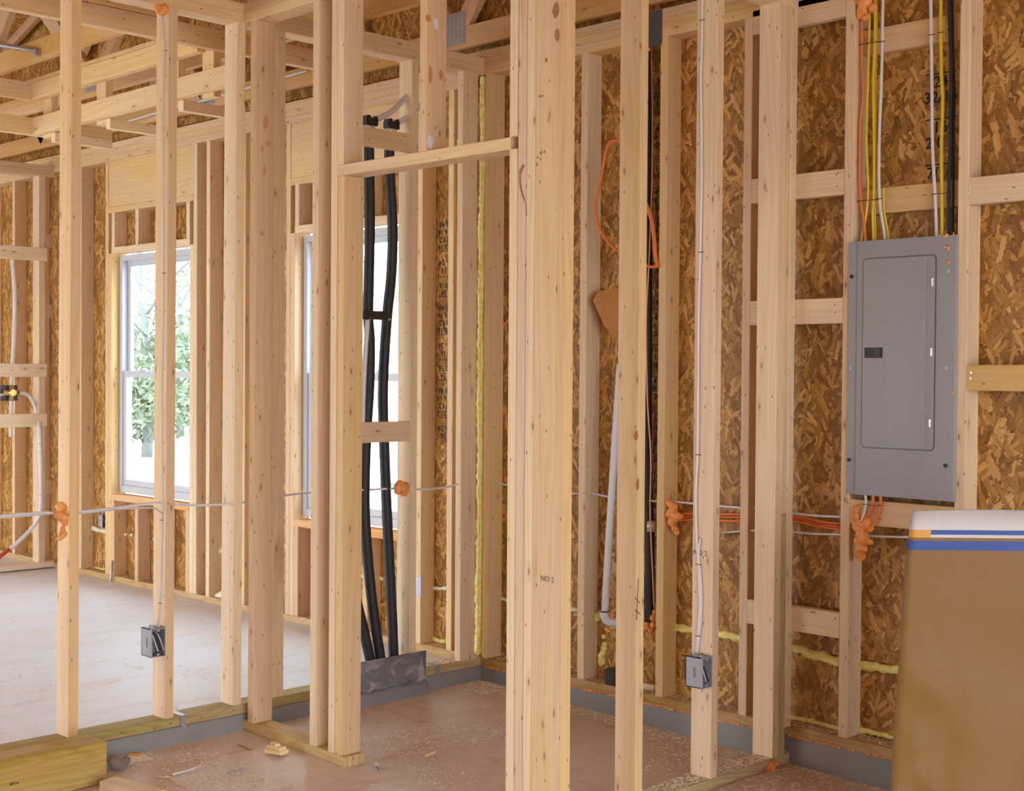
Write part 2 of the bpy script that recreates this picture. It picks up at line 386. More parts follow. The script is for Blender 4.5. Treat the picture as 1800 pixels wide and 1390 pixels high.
def light_stop(y0, y1, z0, z1): sheet('joint_light_stop', WR, 'X', XO + .0135, y0, y1, z0, z1, .001, plain('joint_light_stop', (.7, .7, .7), .6))  # unseen strips added behind the sheathing joints to keep daylight from leaking in
light_stop(-7.4, 6.6, .27, .35); light_stop(-7.4, 6.6, 2.76, 2.84); light_stop(-7.4, 6.6, -.1, .0)
for y in (-6, -4.77, -3.55, -2.328, -1.042, .178, 1.90, 4.1, 5.3): light_stop(y - .03, y + .03, .0, 2.8)
for y in (-3.6, -1.2, 1.24, 3.68): light_stop(y - .03, y + .03, -.05, .32)
for i in range(1, 12): light_stop(-7.5 + 1.25 * i - .03, -7.5 + 1.25 * i + .03, 2.8, 5.2)
for i in range(12): osb(-7.5 + 1.25 * i, -7.5 + 1.25 * (i + 1), 2.80, 5.2)

sole = box('sole_plate', WR, (0, .089), (-5.9, 0.0), (0, .038), TREATED, (.42, .27, .08))
box('sole_plate', WR, (0, .089), (0.0, 6.5), (0, .038), TREATED, (.55, .39, .20))
for z0, z1, y0, y1, c in ((2.69, 2.728, -5.9, -.001, YEL), (2.728, 2.766, -5.9, -.001, (.70, .46, .18)), (2.766, 2.803, -5.9, .3, (.66, .50, .36))):
    box('top_plate', WR, (0, .089), (y0, y1), (z0, z1), None, c)
for z0, z1 in ((2.652, 2.69), (2.69, 2.728), (2.728, 2.766)):
    box('top_plate', WR, (0, .089), (.089, 6.5), (z0, z1), None, tint((.74, .55, .33)))

def estud(y, z0=.038, z1=2.69, col=None, name='stud', lean=(0, 0), x=(0, .089)): return box(name, WR, x, (y - .038, y), (z0, z1), None, tint(col), lean=lean)
estud(-.006, col=YEL)
estud(-.595, col=PALE); estud(-1.023, col=YEL); estud(-1.432, col=PNK)
estud(-1.871, col=PALE); estud(-2.309, col=PALE); estud(-2.75); estud(-3.16); estud(-3.57)
# studs of the same wall in the back room
for y in (.241, .461, 1.527): estud(y, z1=2.652)
estud(.499, .038, ZH); estud(1.488, .038, ZH)
for y in (2.483, 2.445, 2.307): estud(y, z1=2.652 if y != 2.483 else ZH, col=PALE)
estud(1.95, z1=2.652)
estud(3.438, z1=ZH, col=YEL); estud(3.477, z1=2.652, col=YEL)
for y in (3.83, 4.09, 4.45, 4.80, 5.2): estud(y, z1=2.652)
for W in (W1, W2):
    box('header', WR, (.004, .085), (W[0] - .04, W[1] + .038), (2.362, 2.652), None, (.76, .54, .26))
    box('header_plate', WR, (0, .089), (W[0] - .038, W[1] + .038), (2.324, 2.362), None, (.72, .50, .24))
    box('opening_plate', WR, (0, .089), (W[0], W[1]), (ZH, ZH + .038), None, PALE)
    box('rough_sill', WR, (-.002, .089), (W[0], W[1]), (ZS - .038, ZS), None, (.80, .42, .14))
    n = 4
    for i in range(n):
        y = W[1] - i * (W[1] - W[0] - .038) / (n - 1)
        box('cripple_stud', WR, (0, .089), (y - .038, y), (ZH + .038, 2.324), None, tint(PALE))
        box('cripple_stud', WR, (0, .089), (y - .038, y), (.038, ZS - .038), None, tint((.70, .47, .27)))
# blocking flush with the stud faces
for z in (2.624, 1.989, 1.527, .392): box('blocking', WR, (0, .038), (-1.871, -1.47), (z, z + .092), None, tint(PALE))
box('blocking', WR, (0, .038), (-2.309, -1.909), (.81, .899), None, (.70, .46, .2))
for z in (2.484, 1.916): box('blocking', WR, (.051, .089), (-2.309, -1.909), (z, z + .09), None, tint((.76, .52, .26)))
box('blocking', WR, (0, .038), (-2.75, -2.347), (1.913, 2.003), None, PALE)
box('blocking', WR, (0, .038), (-2.75, -2.347), (1.293, 1.379), None, (.68, .42, .10))
# print on the sheathing: narrow column of rules and figures
def print_strip(y, z0, z1, sz, lines, flip=False):
    n = int((z1 - z0) / (sz * 1.0)); body = '\n'.join(lines[i % len(lines)] for i in range(n))
    text(body, (XO - .0006, y, (z0 + z1) / 2), (0, 1 if flip else -1, 0), (0, 0, -1 if flip else 1), sz, INK, WR)
print_strip(.366, .98, 2.10, .038, ['16', '|- 24', '____', '32/16', '19.2', '16 16', '|| 48', '____', '24', '7/16', '- - -'], True)
print_strip(-2.195, 1.93, 2.47, .055, ['____', '24', '32/16', '____', '16', '2 0 1', '____', '7/16'])
print_strip(-.925, .55, 2.62, .034, ['16 24', '____', '32/16', '48 16', '7/16', '____', '2 4', '16'])

# ---- windows
def window(idx, W):
    y0, y1 = W[0] + .008, W[1] - .008; z0, z1 = ZS + .012, ZH - .012; x0 = .052
    r = empty('window_%d' % idx, (x0, (y0 + y1) / 2, z0), kind='structure')
    def ring(name, ya, yb, za, zb, wd, xa, xb, wb_=None):
        wb_ = wb_ or wd; bm = bmesh.new()
        add_box(bm, (xa, ya, za), (xb, ya + wd, zb)); add_box(bm, (xa, yb - wd, za), (xb, yb, zb))
        add_box(bm, (xa, ya + wd, za), (xb, yb - wd, za + wb_)); add_box(bm, (xa, ya + wd, zb - wd), (xb, yb - wd, zb))
        bmesh.ops.bevel(bm, geom=bm.edges[:], offset=.0018, segments=1, affect='EDGES')
        return bm_obj(name, bm, (xa, (ya + yb) / 2, za), VINYL, r)
    ring('window_frame', y0, y1, z0, z1, .034, x0, x0 + .07, .045)
    zm = z0 + (z1 - z0) * .5
    s1 = ring('upper_sash', y0 + .034, y1 - .034, zm - .02, z1 - .034, .036, x0 + .038, x0 + .062)
    s2 = ring('lower_sash', y0 + .034, y1 - .034, z0 + .045, zm + .02, .038, x0 + .008, x0 + .034)
    for s, za, zb, xx in ((s1, zm + .016, z1 - .07, x0 + .05), (s2, z0 + .083, zm - .018, x0 + .02)):
        bm = bmesh.new(); add_box(bm, (xx, y0 + .068, za), (xx + .004, y1 - .068, zb)); bm_obj('pane', bm, (xx, (y0 + y1) / 2, za), GLASS, s)
    for f in (.3, .7):
        y = y0 + (y1 - y0) * f; bm = bmesh.new(); add_box(bm, (x0 + .01, y - .03, zm + .02), (x0 + .034, y + .03, zm + .03)); add_box(bm, (x0 + .004, y - .008, zm + .028), (x0 + .03, y + .022, zm + .037))
        bm_obj('sash_lock', bm, (x0 + .02, y, zm + .02), VINYL, s2)
    return r
w1 = window(1, W1); w2 = window(2, W2)

# ---- roof: sheathing of both slopes
CE = empty('ceiling', (-4, 0, 5.2), kind='structure')
for s in (-1, 1):
    for i in range(4):
        x0 = -9 + i * 2.4; bm = bmesh.new(); uvl = bm.loops.layers.uv.new('UVMap')
        p = [Vector((x0, 0, 5.25)), Vector((x0 + 2.395, 0, 5.25)), Vector((x0 + 2.395, s * 7.6, 2.75)), Vector((x0, s * 7.6, 2.75))]
        a = [bm.verts.new(v) for v in p]; b = [bm.verts.new(v + Vector((0, 0, .012))) for v in p]
        bm.faces.new(a); bm.faces.new(b[::-1])
        for k in range(4): bm.faces.new((a[k], a[(k + 1) % 4], b[(k + 1) % 4], b[k]))
        for f in bm.faces:
            for lp in f.loops: lp[uvl].uv = (lp.vert.co.x, lp.vert.co.y)
        bmesh.ops.recalc_face_normals(bm, faces=bm.faces)
        bm_obj('roof_sheathing', bm, p[0], OSB, CE)

# ---- rest of the shell: far, left and garage walls, unseen; openings shaped to let in more light
def shell(name, axis, v, u0, u1, z0, z1, hole=None):
    r = empty(name, (0, 0, 0), kind='structure')
    def part(a, b, c, d): sheet('sheathing_panel', r, axis, v, a, b, c, d, .012, OSB)
    if hole:
        h0, h1, hz0, hz1 = hole
        part(u0, h0, z0, z1); part(h1, u1, z0, z1); part(h0, h1, hz1, z1)
        if hz0 > z0: part(h0, h1, z0, hz0)
    else: part(u0, u1, z0, z1)
shell('wall_far', 'Y', 6.9, -9, .1, 0, 2.9, (-6.8, -2.6, 0, 2.1))
shell('wall_left', 'X', -8.6, .1, 6.8, 0, 5.2, (.5, 6.4, 0, 2.6))
shell('wall_garage', 'X', -7.6, -7.4, -.1, -.3, 5.2)
shell('wall_back', 'Y', -7.4, -7.6, .1, -.3, 2.9, (-6.4, -1.0, -.3, 2.35))

# ---- outside
bm = bmesh.new(); add_box(bm, (-100, -80, -.8), (120, 120, -.46)); o = bm_obj('ground', bm, (30, 20, -.46), plain('pale_gravel', (.62, .57, .5), .9)); o['kind'] = 'structure'

# ================================================================== PARTITIONS (things made of studs)
T0, T1, T2 = 2.69, 2.728, 2.766
# A: partition on the curb, back of the closet and on to the left
PA = empty('stud_partition', (-1.6, .0445, 0), 'open stud wall standing on the low grey concrete curb before the bright room', 'stud wall')
box('sole_plate', PA, (-3.2, -.745), (0, .089), (0, .038), TREATED, GRN)
box('sole_plate', PA, (-.335, -.001), (0, .089), (0, .038), TREATED, GRN)
box('top_plate', PA, (-3.6, 0), (0, .089), (T0, T1), None, (.76, .56, .36)); box('top_plate', PA, (-3.6, .0), (0, .089), (T1, T2), None, (.76, .57, .38))
for x, c, l in ((-2.41, None, None), (-2.014, (.80, .56, .30), 'stud with a lump of orange foam at cable height'), (-1.63, (.76, .55, .34), 'stud with a white cable running down to a grey outlet box'), (-1.33, PALE, None)):
    box('stud', PA, (x, x + .038), (0, .089), (.038, T0), None, tint(c), l, lean=(.012, 0))
box('backing_stud', PA, (-1.182, -1.092), (.0, .038), (.038, T0), None, PALE)
box('stud', PA, (-.78, -.742), (0, .089), (.038, T0), None, PALE)
box('stud', PA, (-.43, -.392), (0, .089), (.038, T0), None, PALE, 'stud with an orange foam plug round a cable hole')
box('stud', PA, (-.130, -.040), (.0, .038), (.038, T0), None, PALE)
box('blocking', PA, (-.742, -.43), (.0, .038), (1.04, 1.127), None, (.78, .58, .44))
box('blocking', PA, (-.742, -.43), (.0, .026), (2.288, 2.368), None, (.78, .58, .37))
# C: short side wall with the doorway, running towards the corner post
PC = empty('doorway_wall', (-1.245, -.8, zf(-.8)), 'short stud wall with an open doorway and flat header left of the thick corner post', 'stud wall')
XC = (-1.29, -1.201)
def zs(y): return zf(y) + .038
beam('sole_plate', PC, (-1.2455, 0.0 - .005, zf(0) + .019), (-1.2455, -.652, zf(-.652) + .019), (1, 0, 0), .089, .038, TREATED, (.62, .47, .22))
for y, z1, c in ((-.040, T0, (.78, .57, .36)), (-.441, T0, PALE), (-.553, T0, PALE), (-.593, 2.04, (.77, .54, .28))):
    box('stud', PC, XC, (y - .038, y), (zs(y), z1), None, tint(c), lean=(.004, 0))
beam('header', PC, (-1.2455, -.592, 2.06), (-1.2455, -1.476, 2.06), (1, 0, 0), .090, .039, None, (.80, .60, .36), 'flat board header over the doorway')
for y, c in ((-.593, PALE), (-1.040, (.76, .53, .33)), (-1.469, PALE)): box('cripple_stud', PC, XC, (y - .037, y), (2.08, T0), None, tint(c))
box('stud', PC, XC, (-1.507, -1.470), (zs(-1.5), 2.04), None, PALE)
box('stud', PC, XC, (-1.545, -1.508), (zs(-1.5), T0), None, (.74, .55, .40)); box('stud', PC, XC, (-1.583, -1.546), (zs(-1.56), T0), None, PALE)
box('top_plate', PC, XC, (-1.672, -.001), (T0, T1), None, (.77, .58, .36)); box('top_plate', PC, XC, (-1.583, -.001), (T1, T2), None, (.74, .54, .3))
box('sole_plate', PC, XC, (-1.583, -1.468), (zf(-1.58), zs(-1.5)), TREATED, (.6, .46, .24))
# B: front wall of the closet, from the corner post to the exterior wall
PB = empty('stud_partition', (-.64, -1.628, zf(-1.63)), 'row of tall bare studs closest to the viewer, between corner post and sheathed wall', 'stud wall')
YB = (-1.672, -1.583); zb = zf(-1.63)
box('sole_plate', PB, (-1.29, -.005), YB, (zb, zb + .038), TREATED, (.56, .44, .28))
box('stud', PB, (-1.29, -1.252), YB, (zb + .038, T0), None, (.74, .53, .32), 'corner post stud with rusty stains and NO 2 grade stamp')
box('stud', PB, (-1.251, -1.207), YB, (zb + .038, T0), None, (.82, .58, .28))
box('stud', PB, (-.895, -.857), YB, (zb + .038, T0), None, (.78, .56, .30))
box('stud', PB, (-.489, -.451), YB, (zb + .038, T0), None, (.78, .60, .42), 'stud with white cables stapled down its face to a grey outlet box')
box('stud', PB, (-.118, -.080), YB, (zb + .038, T0), None, (.80, .61, .42))
box('stud', PB, (-.079, -.041), YB, (.83, T0), None, (.78, .57, .33)); box('stud', PB, (-.079, -.041), YB, (zb + .038, .828), TREATED, (.46, .40, .19), 'greenish treated stud piece')
box('stud', PB, (-.040, -.002), YB, (.0 + .038, T0), None, PALE)
box('top_plate', PB, (-1.2, 0), YB, (T0, T1), None, PALE); box('top_plate', PB, (-1.29, -.001), YB, (T1, T2), None, PALE)
# F: far partition in the back room
PF = empty('stud_partition', (-.9, 4.21, 0), 'far open stud wall with pale cross boards holding a small brass shower valve', 'stud wall')
YF = (4.17, 4.259)
box('sole_plate', PF, (-2.4, -.001), YF, (.01, .048), None, (.85, .78, .68))
for x in (-.108, -.50, -.9, -1.3): box('stud', PF, (x, x + .045), YF, (.048, 2.62), None, tint(PALE))
for z in (2.055, 1.285, .955): box('blocking', PF, (-.46, -.063), (4.145, 4.169), (z, z + .088), None, (.88, .76, .56))
for z in (2.62, 2.658): box('top_plate', PF, (-2.4, -.001), YF, (z, z + .037), None, (.74, .57, .38))
for z in (2.15, 1.68, .5): box('blocking', PF, (-.062, -.004), (4.2, 4.238), (z, z + .089), None, PALE)

# ---- dropped ladder frame (soffit) in the back room
SF = empty('soffit_frame', (-1.15, 2.1, 2.52), 'hanging ladder frame of light boards below the trusses in the back room', 'soffit frame')
for z in (2.518, 2.693):
    beam('rail', SF, (-1.15 + .019, .56 if z > 2.6 else .3, z + .043), (-1.15 + .019, 2.09, z + .043), (1, 0, 0), .038, .087, None, (.80, .58, .30))
    beam('rail', SF, (-3.4, 2.09 + .019, z + .043), (-1.151 if z > 2.6 else -.71, 2.09 + .019, z + .043), (0, 1, 0), .038, .087, None, (.80, .60, .34))
for y in (2.05, 1.50, .86, .58): box('post', SF, (-1.112, -1.074), (y - .089, y), (2.50, 2.79), None, tint((.78, .57, .32)))
for x in (-1.9, -2.6): box('post', SF, (x, x + .089), (2.129, 2.167), (2.50, 2.79), None, tint((.76, .55, .32)))
for y in (2.05, 1.50, .86): box('cross_block', SF, (-1.11, -.80), (y - .127, y - .089), (2.47, 2.517), None, tint(PALE))
for x in (-1.9, -2.6): box('cross_block', SF, (x, x + .038), (2.168, 2.5), (2.518, 2.606), None, tint(PALE))
box('cap_board', SF, (-1.15, -1.06), (.6, 2.2), (2.781, 2.80), None, (.74, .53, .28))
CB = empty('ceiling_rail', (-2, .46, 2.69), 'long doubled board crossing above the stud tops with a pale underside', 'ceiling board')
box('board', CB, (-3.6, -.55), (.46, .498), (2.69, 2.775), None, (.78, .58, .36)); box('board', CB, (-3.6, -1.32), (.455, .493), (2.777, 2.865), None, (.78, .57, .34))
# ---- roof trusses
TL = {0: ('roof truss standing on the sheathed wall, chord just above its plates', .0), 1: ('roof truss above the closet, its orange-brown chord crossing behind the tall cripple stud', -.71),
      2: ('roof truss over the back room with a grey plate at its chord', -1.30), 3: ('roof truss at the outer edge of the back room, dark webs above', -1.95)}
def truss(k, x):
    r = empty('roof_truss', (x + .019, 0, 2.81), TL[k][0], 'roof truss')
    z = 2.812 if k else 2.835
    def m(name, a, b, d=.089, c=ORG): return beam(name, r, (x + .019, a[0], a[1]), (x + .019, b[0], b[1]), (1, 0, 0), .036, d, None, tint(c))
    m('bottom_chord', (-6.9, z + .05), (6.9, z + .05), .1, (.66, .40, .15))
    for s in (-1, 1): m('top_chord', (s * 7.0, 2.98), (0, 5.15), .1, (.5, .3, .13))
    for a, b in (((.2, z + .06), (1.15, z + 1.15)), ((.2, z + .06), (-.75, z + 1.3)), ((2.3, z + .06), (1.2, z + 1.2)), ((2.3, z + .06), (3.3, z + .9)), ((-2.2, z + .06), (-1.0, z + 1.4)), ((-2.2, z + .06), (-3.2, z + .9)), ((4.4, z + .06), (3.4, z + .95))):
        m('web', a, b, .089, (.66, .46, .28))
    if k == 0:
        for y in (2.9, 1.7, .95): m('web', (y, z + .1), (y, z + 1.6), .089, (.6, .42, .24))
    for y in (.2, 2.3, -2.2) if k != 2 else (.72, 2.3, -2.2):
        bm = bmesh.new(); add_box(bm, (x - .0015, y - .07, z + .02), (x + .001, y + .07, z + .17))
        for i in range(5):
            for j in range(6): add_box(bm, (x - .003, y - .06 + i * .026, z + .03 + j * .024), (x - .001, y - .052 + i * .026, z + .042 + j * .024))
        bm_obj('gusset_plate', bm, (x, y, z), GALV, r)
    return r
for k, x in ((0, .0), (1, -.71), (2, -1.30), (3, -1.95)): truss(k, x)

# ================================================================== OBJECTS
# ---- electrical panel
XP = -.014
EP = empty('electrical_panel', (0, -2.105, .917), 'large grey metal electrical panel with a closed door, fixed between two studs', 'electrical panel')
def pp(px, py, x=XP): return at(px, py, 'X', x)
ya, yb_, za, zb_ = -1.897, -2.314, .918, 1.815
bm = bmesh.new(); add_box(bm, (0.002, -2.295, .95), (.088, -1.915, 1.79)); bm_obj('back_box', bm, (.04, -2.1, .95), PANEL, EP)
# cover with creased borders: section along Y extruded in Z
def profile_plate(name, secs, z0, z1, th, mat, parent, bev=.001):
    bm = bmesh.new(); A = []
    for y, x in secs: A.append((bm.verts.new((x, y, z0)), bm.verts.new((x, y, z1)), bm.verts.new((x + th, y, z0)), bm.verts.new((x + th, y, z1))))
    for a, b in zip(A, A[1:]):
        bm.faces.new((a[0], b[0], b[1], a[1])); bm.faces.new((a[2], a[3], b[3], b[2])); bm.faces.new((a[0], a[2], b[2], b[0])); bm.faces.new((a[1], b[1], b[3], a[3]))
    a = A[0]; bm.faces.new((a[0], a[1], a[3], a[2])); a = A[-1]; bm.faces.new((a[0], a[2], a[3], a[1]))
    bmesh.ops.recalc_face_normals(bm, faces=bm.faces)
    return bm_obj(name, bm, (secs[0][1], (secs[0][0] + secs[-1][0]) / 2, z0), mat, parent)
cov = profile_plate('cover', [(ya, -.004), (ya - .004, -.010), (ya - .034, -.010), (ya - .042, -.014), (yb_ + .042, -.014), (yb_ + .034, -.010), (yb_ + .004, -.010), (yb_, -.004)], za, zb_, .009, PANEL, EP)
d0 = pp(1519, 456); d1 = pp(1643, 792)
dy0, dy1, dz0, dz1 = d0.y, pp(1643, 600).y, pp(1519, 785).z, pp(1519, 456).z
def round_plate(bm, y0, y1, z0, z1, x0, x1, r, mi=0, n=5):
    cs = [(y0 - r, z0 + r, 0), (y1 + r, z0 + r, 1), (y1 + r, z1 - r, 2), (y0 - r, z1 - r, 3)]; pts = []
    for i, (cy, cz, q) in enumerate(cs):
        for k in range(n + 1):
            a = math.pi * 1.5 + (q * math.pi / 2) * 1 - 0
            ang = [-(math.pi / 2) - 0, ][0]
            t = q * math.pi / 2 - math.pi / 2 - math.pi / 2 + k / n * math.pi / 2
            pts.append((cy - r * math.cos(t), cz + r * math.sin(t)))
    f = [bm.verts.new((x0, p[0], p[1])) for p in pts]; b = [bm.verts.new((x1, p[0], p[1])) for p in pts]
    bm.faces.new(f); bm.faces.new(b[::-1])
    for i in range(len(pts)): bm.faces.new((f[i], f[(i + 1) % len(pts)], b[(i + 1) % len(pts)], b[i]))
    bmesh.ops.recalc_face_normals(bm, faces=bm.faces)
bm = bmesh.new(); round_plate(bm, dy0 + .004, dy1 - .004, dz0 - .004, dz1 + .004, -.0146, -.013, .016); bm_obj('door_gap', bm, (-.014, (dy0 + dy1) / 2, dz0), plain('gap_grey', (.10, .098, .105), .5), EP)
bm = bmesh.new(); round_plate(bm, dy0, dy1, dz0, dz1, -.0176, -.014, .014); door = bm_obj('door', bm, (-.016, (dy0 + dy1) / 2, dz0), PANEL, EP)
yl, yr = pp(1561, 600).y, pp(1626, 600).y
bm = bmesh.new(); v = [bm.verts.new(p) for p in ((-.0176, yl, dz0 + .003), (-.0176, yl, dz1 - .003), (-.0245, yr, dz0 + .003), (-.0245, yr, dz1 - .003), (-.0176, yr - .003, dz0 + .003), (-.0176, yr - .003, dz1 - .003))]
for q in ((0, 1, 3, 2), (2, 3, 5, 4), (0, 2, 4), (1, 5, 3), (0, 4, 5, 1)): bm.faces.new([v[i] for i in q])
bmesh.ops.recalc_face_normals(bm, faces=bm.faces); bm_obj('door_panel', bm, (-.018, yl, dz0), PANEL, door)
a, b = pp(1520, 611, -.018), pp(1551, 629, -.018)
bm = bmesh.new(); add_box(bm, (-.0195, b.y, b.z), (-.016, a.y, a.z)); lat = bm_obj('latch', bm, (-.018, a.y, b.z), PANELD, door)
a, b = pp(1537, 613, -.02), pp(1547, 627, -.02)
bm = bmesh.new(); add_box(bm, (-.022, b.y, b.z), (-.019, a.y, a.z)); bm_obj('latch_slide', bm, (-.018, a.y, b.z), BLACKP, door)
for px, py in ((1640, 496), (1638, 619), (1635, 744)):
    p = pp(px, py, -.017); bm = bmesh.new(); add_box(bm, (-.021, p.y - .004, p.z - .014), (-.015, p.y + .004, p.z + .014)); bmesh.ops.bevel(bm, geom=bm.edges[:], offset=.0015, segments=2, affect='EDGES')
    bm_obj('hinge', bm, p, STEEL, door)
for px, py in ((1497, 486), (1496, 647), (1493, 808), (1668, 477), (1664, 647), (1662, 818)):
    p = pp(px, py, -.012); bm = bmesh.new(); r_ = bmesh.ops.create_cone(bm, cap_ends=True, segments=10, radius1=.007, radius2=.006, depth=.005, matrix=Matrix.Translation(p) @ Matrix.Rotation(math.pi / 2, 4, 'Y'))
    add_box(bm, (p.x - .0035, p.y - .001, p.z - .005), (p.x - .001, p.y + .001, p.z + .005)); bm_obj('screw', bm, p, GALV if py in (647, 477) else PANELD, EP)
for px, py, r in ((1661, 413, .008), (1652, 414, .006), (1665, 433, .009), (1667, 461, .008), (1673, 690, .007), (1663, 622, .005), (1676, 412, .005)):
    p = pp(px, py, -.012); blob('foam_splash', lump(p, r * .6, (.001, r, r), 5), FOAM_O, EP, 'dab of orange foam', .0025)

# ---- cables into the panel
def staple(o, p, w=.012, d=(0, 1, 0)):
    p = Vector(p); d = Vector(d).normalized(); tube('staple', [p - d * w, p + d * w], .0014, INK, o, sides=5)
def cable(name, pts, r, mat, label, cat='cable', group=None, ties=(), sides=8):
    o = tube(name, pts, r, mat, sides=sides); tag(o, label, cat, group)
    for p in ties: staple(o, p)
    return o
XB = .028
def P(lst, x=XB): return [at(px, py, 'X', x) for px, py in lst]
cable('power_cable', P([(1520, 8), (1516, 30), (1515, 100), (1517, 165), (1512, 220), (1511, 300), (1513, 350), (1518, 385), (1523, 432)], .022), .0048, ORANGEC, 'orange cable dropping into the top of the grey panel', ties=P([(1514, 78), (1512, 353)], .016))
cable('power_cable', P([(1529, -15), (1528, 60), (1526, 140), (1523, 240), (1526, 330), (1522, 380), (1512, 432)]), .0046, YELLOWC, 'yellow cable beside the orange one, dropping slantwise into the panel top', ties=P([(1526, 76), (1521, 352)], .021))
cable('power_cable', P([(1537, -15), (1538, 60), (1535, 140), (1536, 240), (1536, 330), (1534, 380), (1536, 432)]), .0046, YELLOWC, 'yellow cable in the middle of the bunch over the panel', ties=P([(1537, 74), (1536, 351)], .021))
cable('power_cable', P([(1541, -15), (1541, 60), (1539, 140), (1539, 240), (1539, 330), (1538, 380), (1539, 432)], .037), .0042, YELLOWC, 'thin yellow cable tucked behind the white one over the panel', ties=P([(1541, 74), (1539, 351)], .03))
cable('power_cable', P([(1552, -15), (1551, 70), (1549, 150), (1546, 230), (1545, 310), (1547, 360), (1553, 400), (1557, 432)]), .0055, WHITEC, 'white cable right of the yellow bunch over the panel', ties=P([(1550, 73), (1546, 349)], .02))
cable('power_cable', P([(1553, 330), (1554, 370), (1560, 405), (1563, 432)], .036), .0040, YELLOWC, 'short bit of yellow cable beside the white cable tail at panel top')
cable('power_cable', P([(1636, -15), (1637, 70), (1638, 150), (1639, 250), (1643, 330), (1645, 370), (1647, 430)]), .0058, WHITEC, 'white cable left of the black ones over the panel', ties=P([(1638, 61), (1643, 341)], .02))
cable('power_cable', P([(1654, -15), (1654, 60), (1655, 130), (1657, 180), (1655, 260), (1656, 340), (1656, 430)]), .0062, YELLOWC, 'yellow cable between white and black ones over the panel', ties=P([(1654, 57), (1656, 340)], .02))
cable('power_cable', P([(1668, -15), (1670, 50), (1672, 120), (1671, 200), (1670, 280), (1668, 340), (1668, 430)]), .0068, BLACK, 'thick black cable against the right stud over the panel', ties=P([(1670, 51), (1668, 338)], .019))
cable('power_cable', P([(1674, -15), (1675, 80), (1677, 160), (1676, 260), (1675, 430)], .045), .0045, BLACK, 'thin black cable behind the thick black one over the panel')
# under the panel
cable('power_cable', P([(1521, 864), (1522, 884), (1518, 905), (1508, 930)], -.008), .0045, WHITEC, 'short white cable from panel bottom into orange foam', ties=P([(1520, 886)], -.014))
cable('power_cable', P([(1534, 864), (1534, 885), (1525, 905), (1510, 922)], -.008), .0055, ORANGEC, 'orange cable bending from panel bottom into the foam lump', ties=P([(1533, 888)], -.015))
cable('power_cable', P([(1546, 864), (1548, 885), (1540, 912), (1521, 934)], -.008), .0055, ORANGEC, 'second orange cable under the panel, bending lower into the foam', ties=P([(1547, 888)], -.015))
foams = []
def foam(balls, label, mat=FOAM_O, vox=.0035):
    o = blob('spray_foam', balls, mat, vox=vox); tag(o, label, 'foam'); return o
b = []
for px, py, r in ((1507, 893, .014), (1505, 908, .017), (1513, 922, .018), (1506, 925, .018), (1525, 920, .02), (1530, 928, .015), (1515, 940, .024), (1508, 950, .016), (1522, 950, .018), (1531, 953, .010), (1512, 962, .016), (1520, 965, .012), (1508, 975, .012), (1517, 978, .012), (1512, 984, .010), (1536, 918, .010)): b.append((at(px, py, 'X', .0), r))
foam(b, 'big lumpy orange foam mass on the stud below the grey panel')
b = [(at(px, py, 'X', .01), r) for px, py, r in ((1512, -8, .03), (1520, 2, .03), (1516, 18, .022), (1522, 30, .016), (1535, 14, .018), (1512, 28, .014))]
foam(b, 'orange foam lump at the ceiling where the cables come down')
b = [(at(px, py, 'X', .015), r) for px, py, r in ((1176, 884, .018), (1184, 890, .02), (1178, 903, .022), (1188, 908, .024), (1196, 908, .014), (1180, 918, .018), (1186, 930, .016), (1190, 936, .012))]
foam(b, 'orange foam lump where cables enter the stud, left of the white-cabled stud')
b = [(at(px, py, 'Y', -.004), r) for px, py, r in ((107, 890, .018), (112, 892, .014), (104, 905, .017), (111, 910, .02), (114, 918, .014), (110, 930, .010), (109, 940, .014), (105, 946, .010), (113, 938, .012))]
foam(b, 'orange foam dripping down the front of a slim stud at the far left')
b = [(at(px, py, 'Y', .01), r) for px, py, r in ((278, 13, .015), (287, 12, .017), (292, 17, .014), (285, 22, .015), (279, 20, .012))]
foam(b, 'orange foam cap under the top plate at a cable hole')
b = [(at(px, py, 'Y', -.003), r) for px, py, r in ((706, 858, .028), (700, 862, .019), (712, 854, .020), (710, 866, .018), (703, 850, .017), (700, 855, .018), (712, 862, .018))]
foam(b, 'round orange foam plug on the stud in front of the second window')
b = [(at(px, py, 'Y', -1.68), r) for px, py, r in ((1352, 1350, .012), (1357, 1344, .014), (1362, 1342, .012), (1356, 1352, .013), (1347, 1353, .007))]
foam(b, 'orange foam crumb on the floor at the end of the front plate')
b = [(at(px, py, 'X', -.005), r) for px, py, r in ((1366, 1283, .011), (1366, 1289, .012), (1367, 1295, .013), (1367, 1301, .013), (1367, 1308, .013), (1366, 1314, .011))]
foam(b, 'orange foam smear beside the foot of the treated stud')
b = [(at(px, py, 'X', .05), r) for px, py, r in ((1133, 1070, .018), (1137, 1085, .02), (1135, 1100, .018), (1128, 1062, .015), (1147, 1085, .016), (1148, 1098, .014), (1144, 1108, .012), (1145, 1118, .008), (1129, 1105, .012), (1151, 1075, .012))]
foam(b, 'orange foam around the foot of the black pipe sleeve')
b = [(at(px, py, 'X', .05), r) for px, py, r in ((1070, 1078, .014), (1075, 1082, .015), (1067, 1105, .012), (1070, 1108, .008))]
foam(b, 'small orange foam lump behind the white drain elbow')
b = [(at(px, py, 'X', .03), r) for px, py, r in ((1141, 83, .010), (1144, 86, .009), (1139, 86, .01))]
foam(b, 'small orange foam dab under the grey plate at the top')
# orange seal line under the sole plate
o = blob('spray_foam', bead([(-.002, y, .0) for y in np.linspace(-.03, -2.15, 20)], .0045, 1.2, .4, .4), FOAM_O, vox=.0022); tag(o, 'thin orange foam line along the concrete curb under the wooden plate', 'foam')
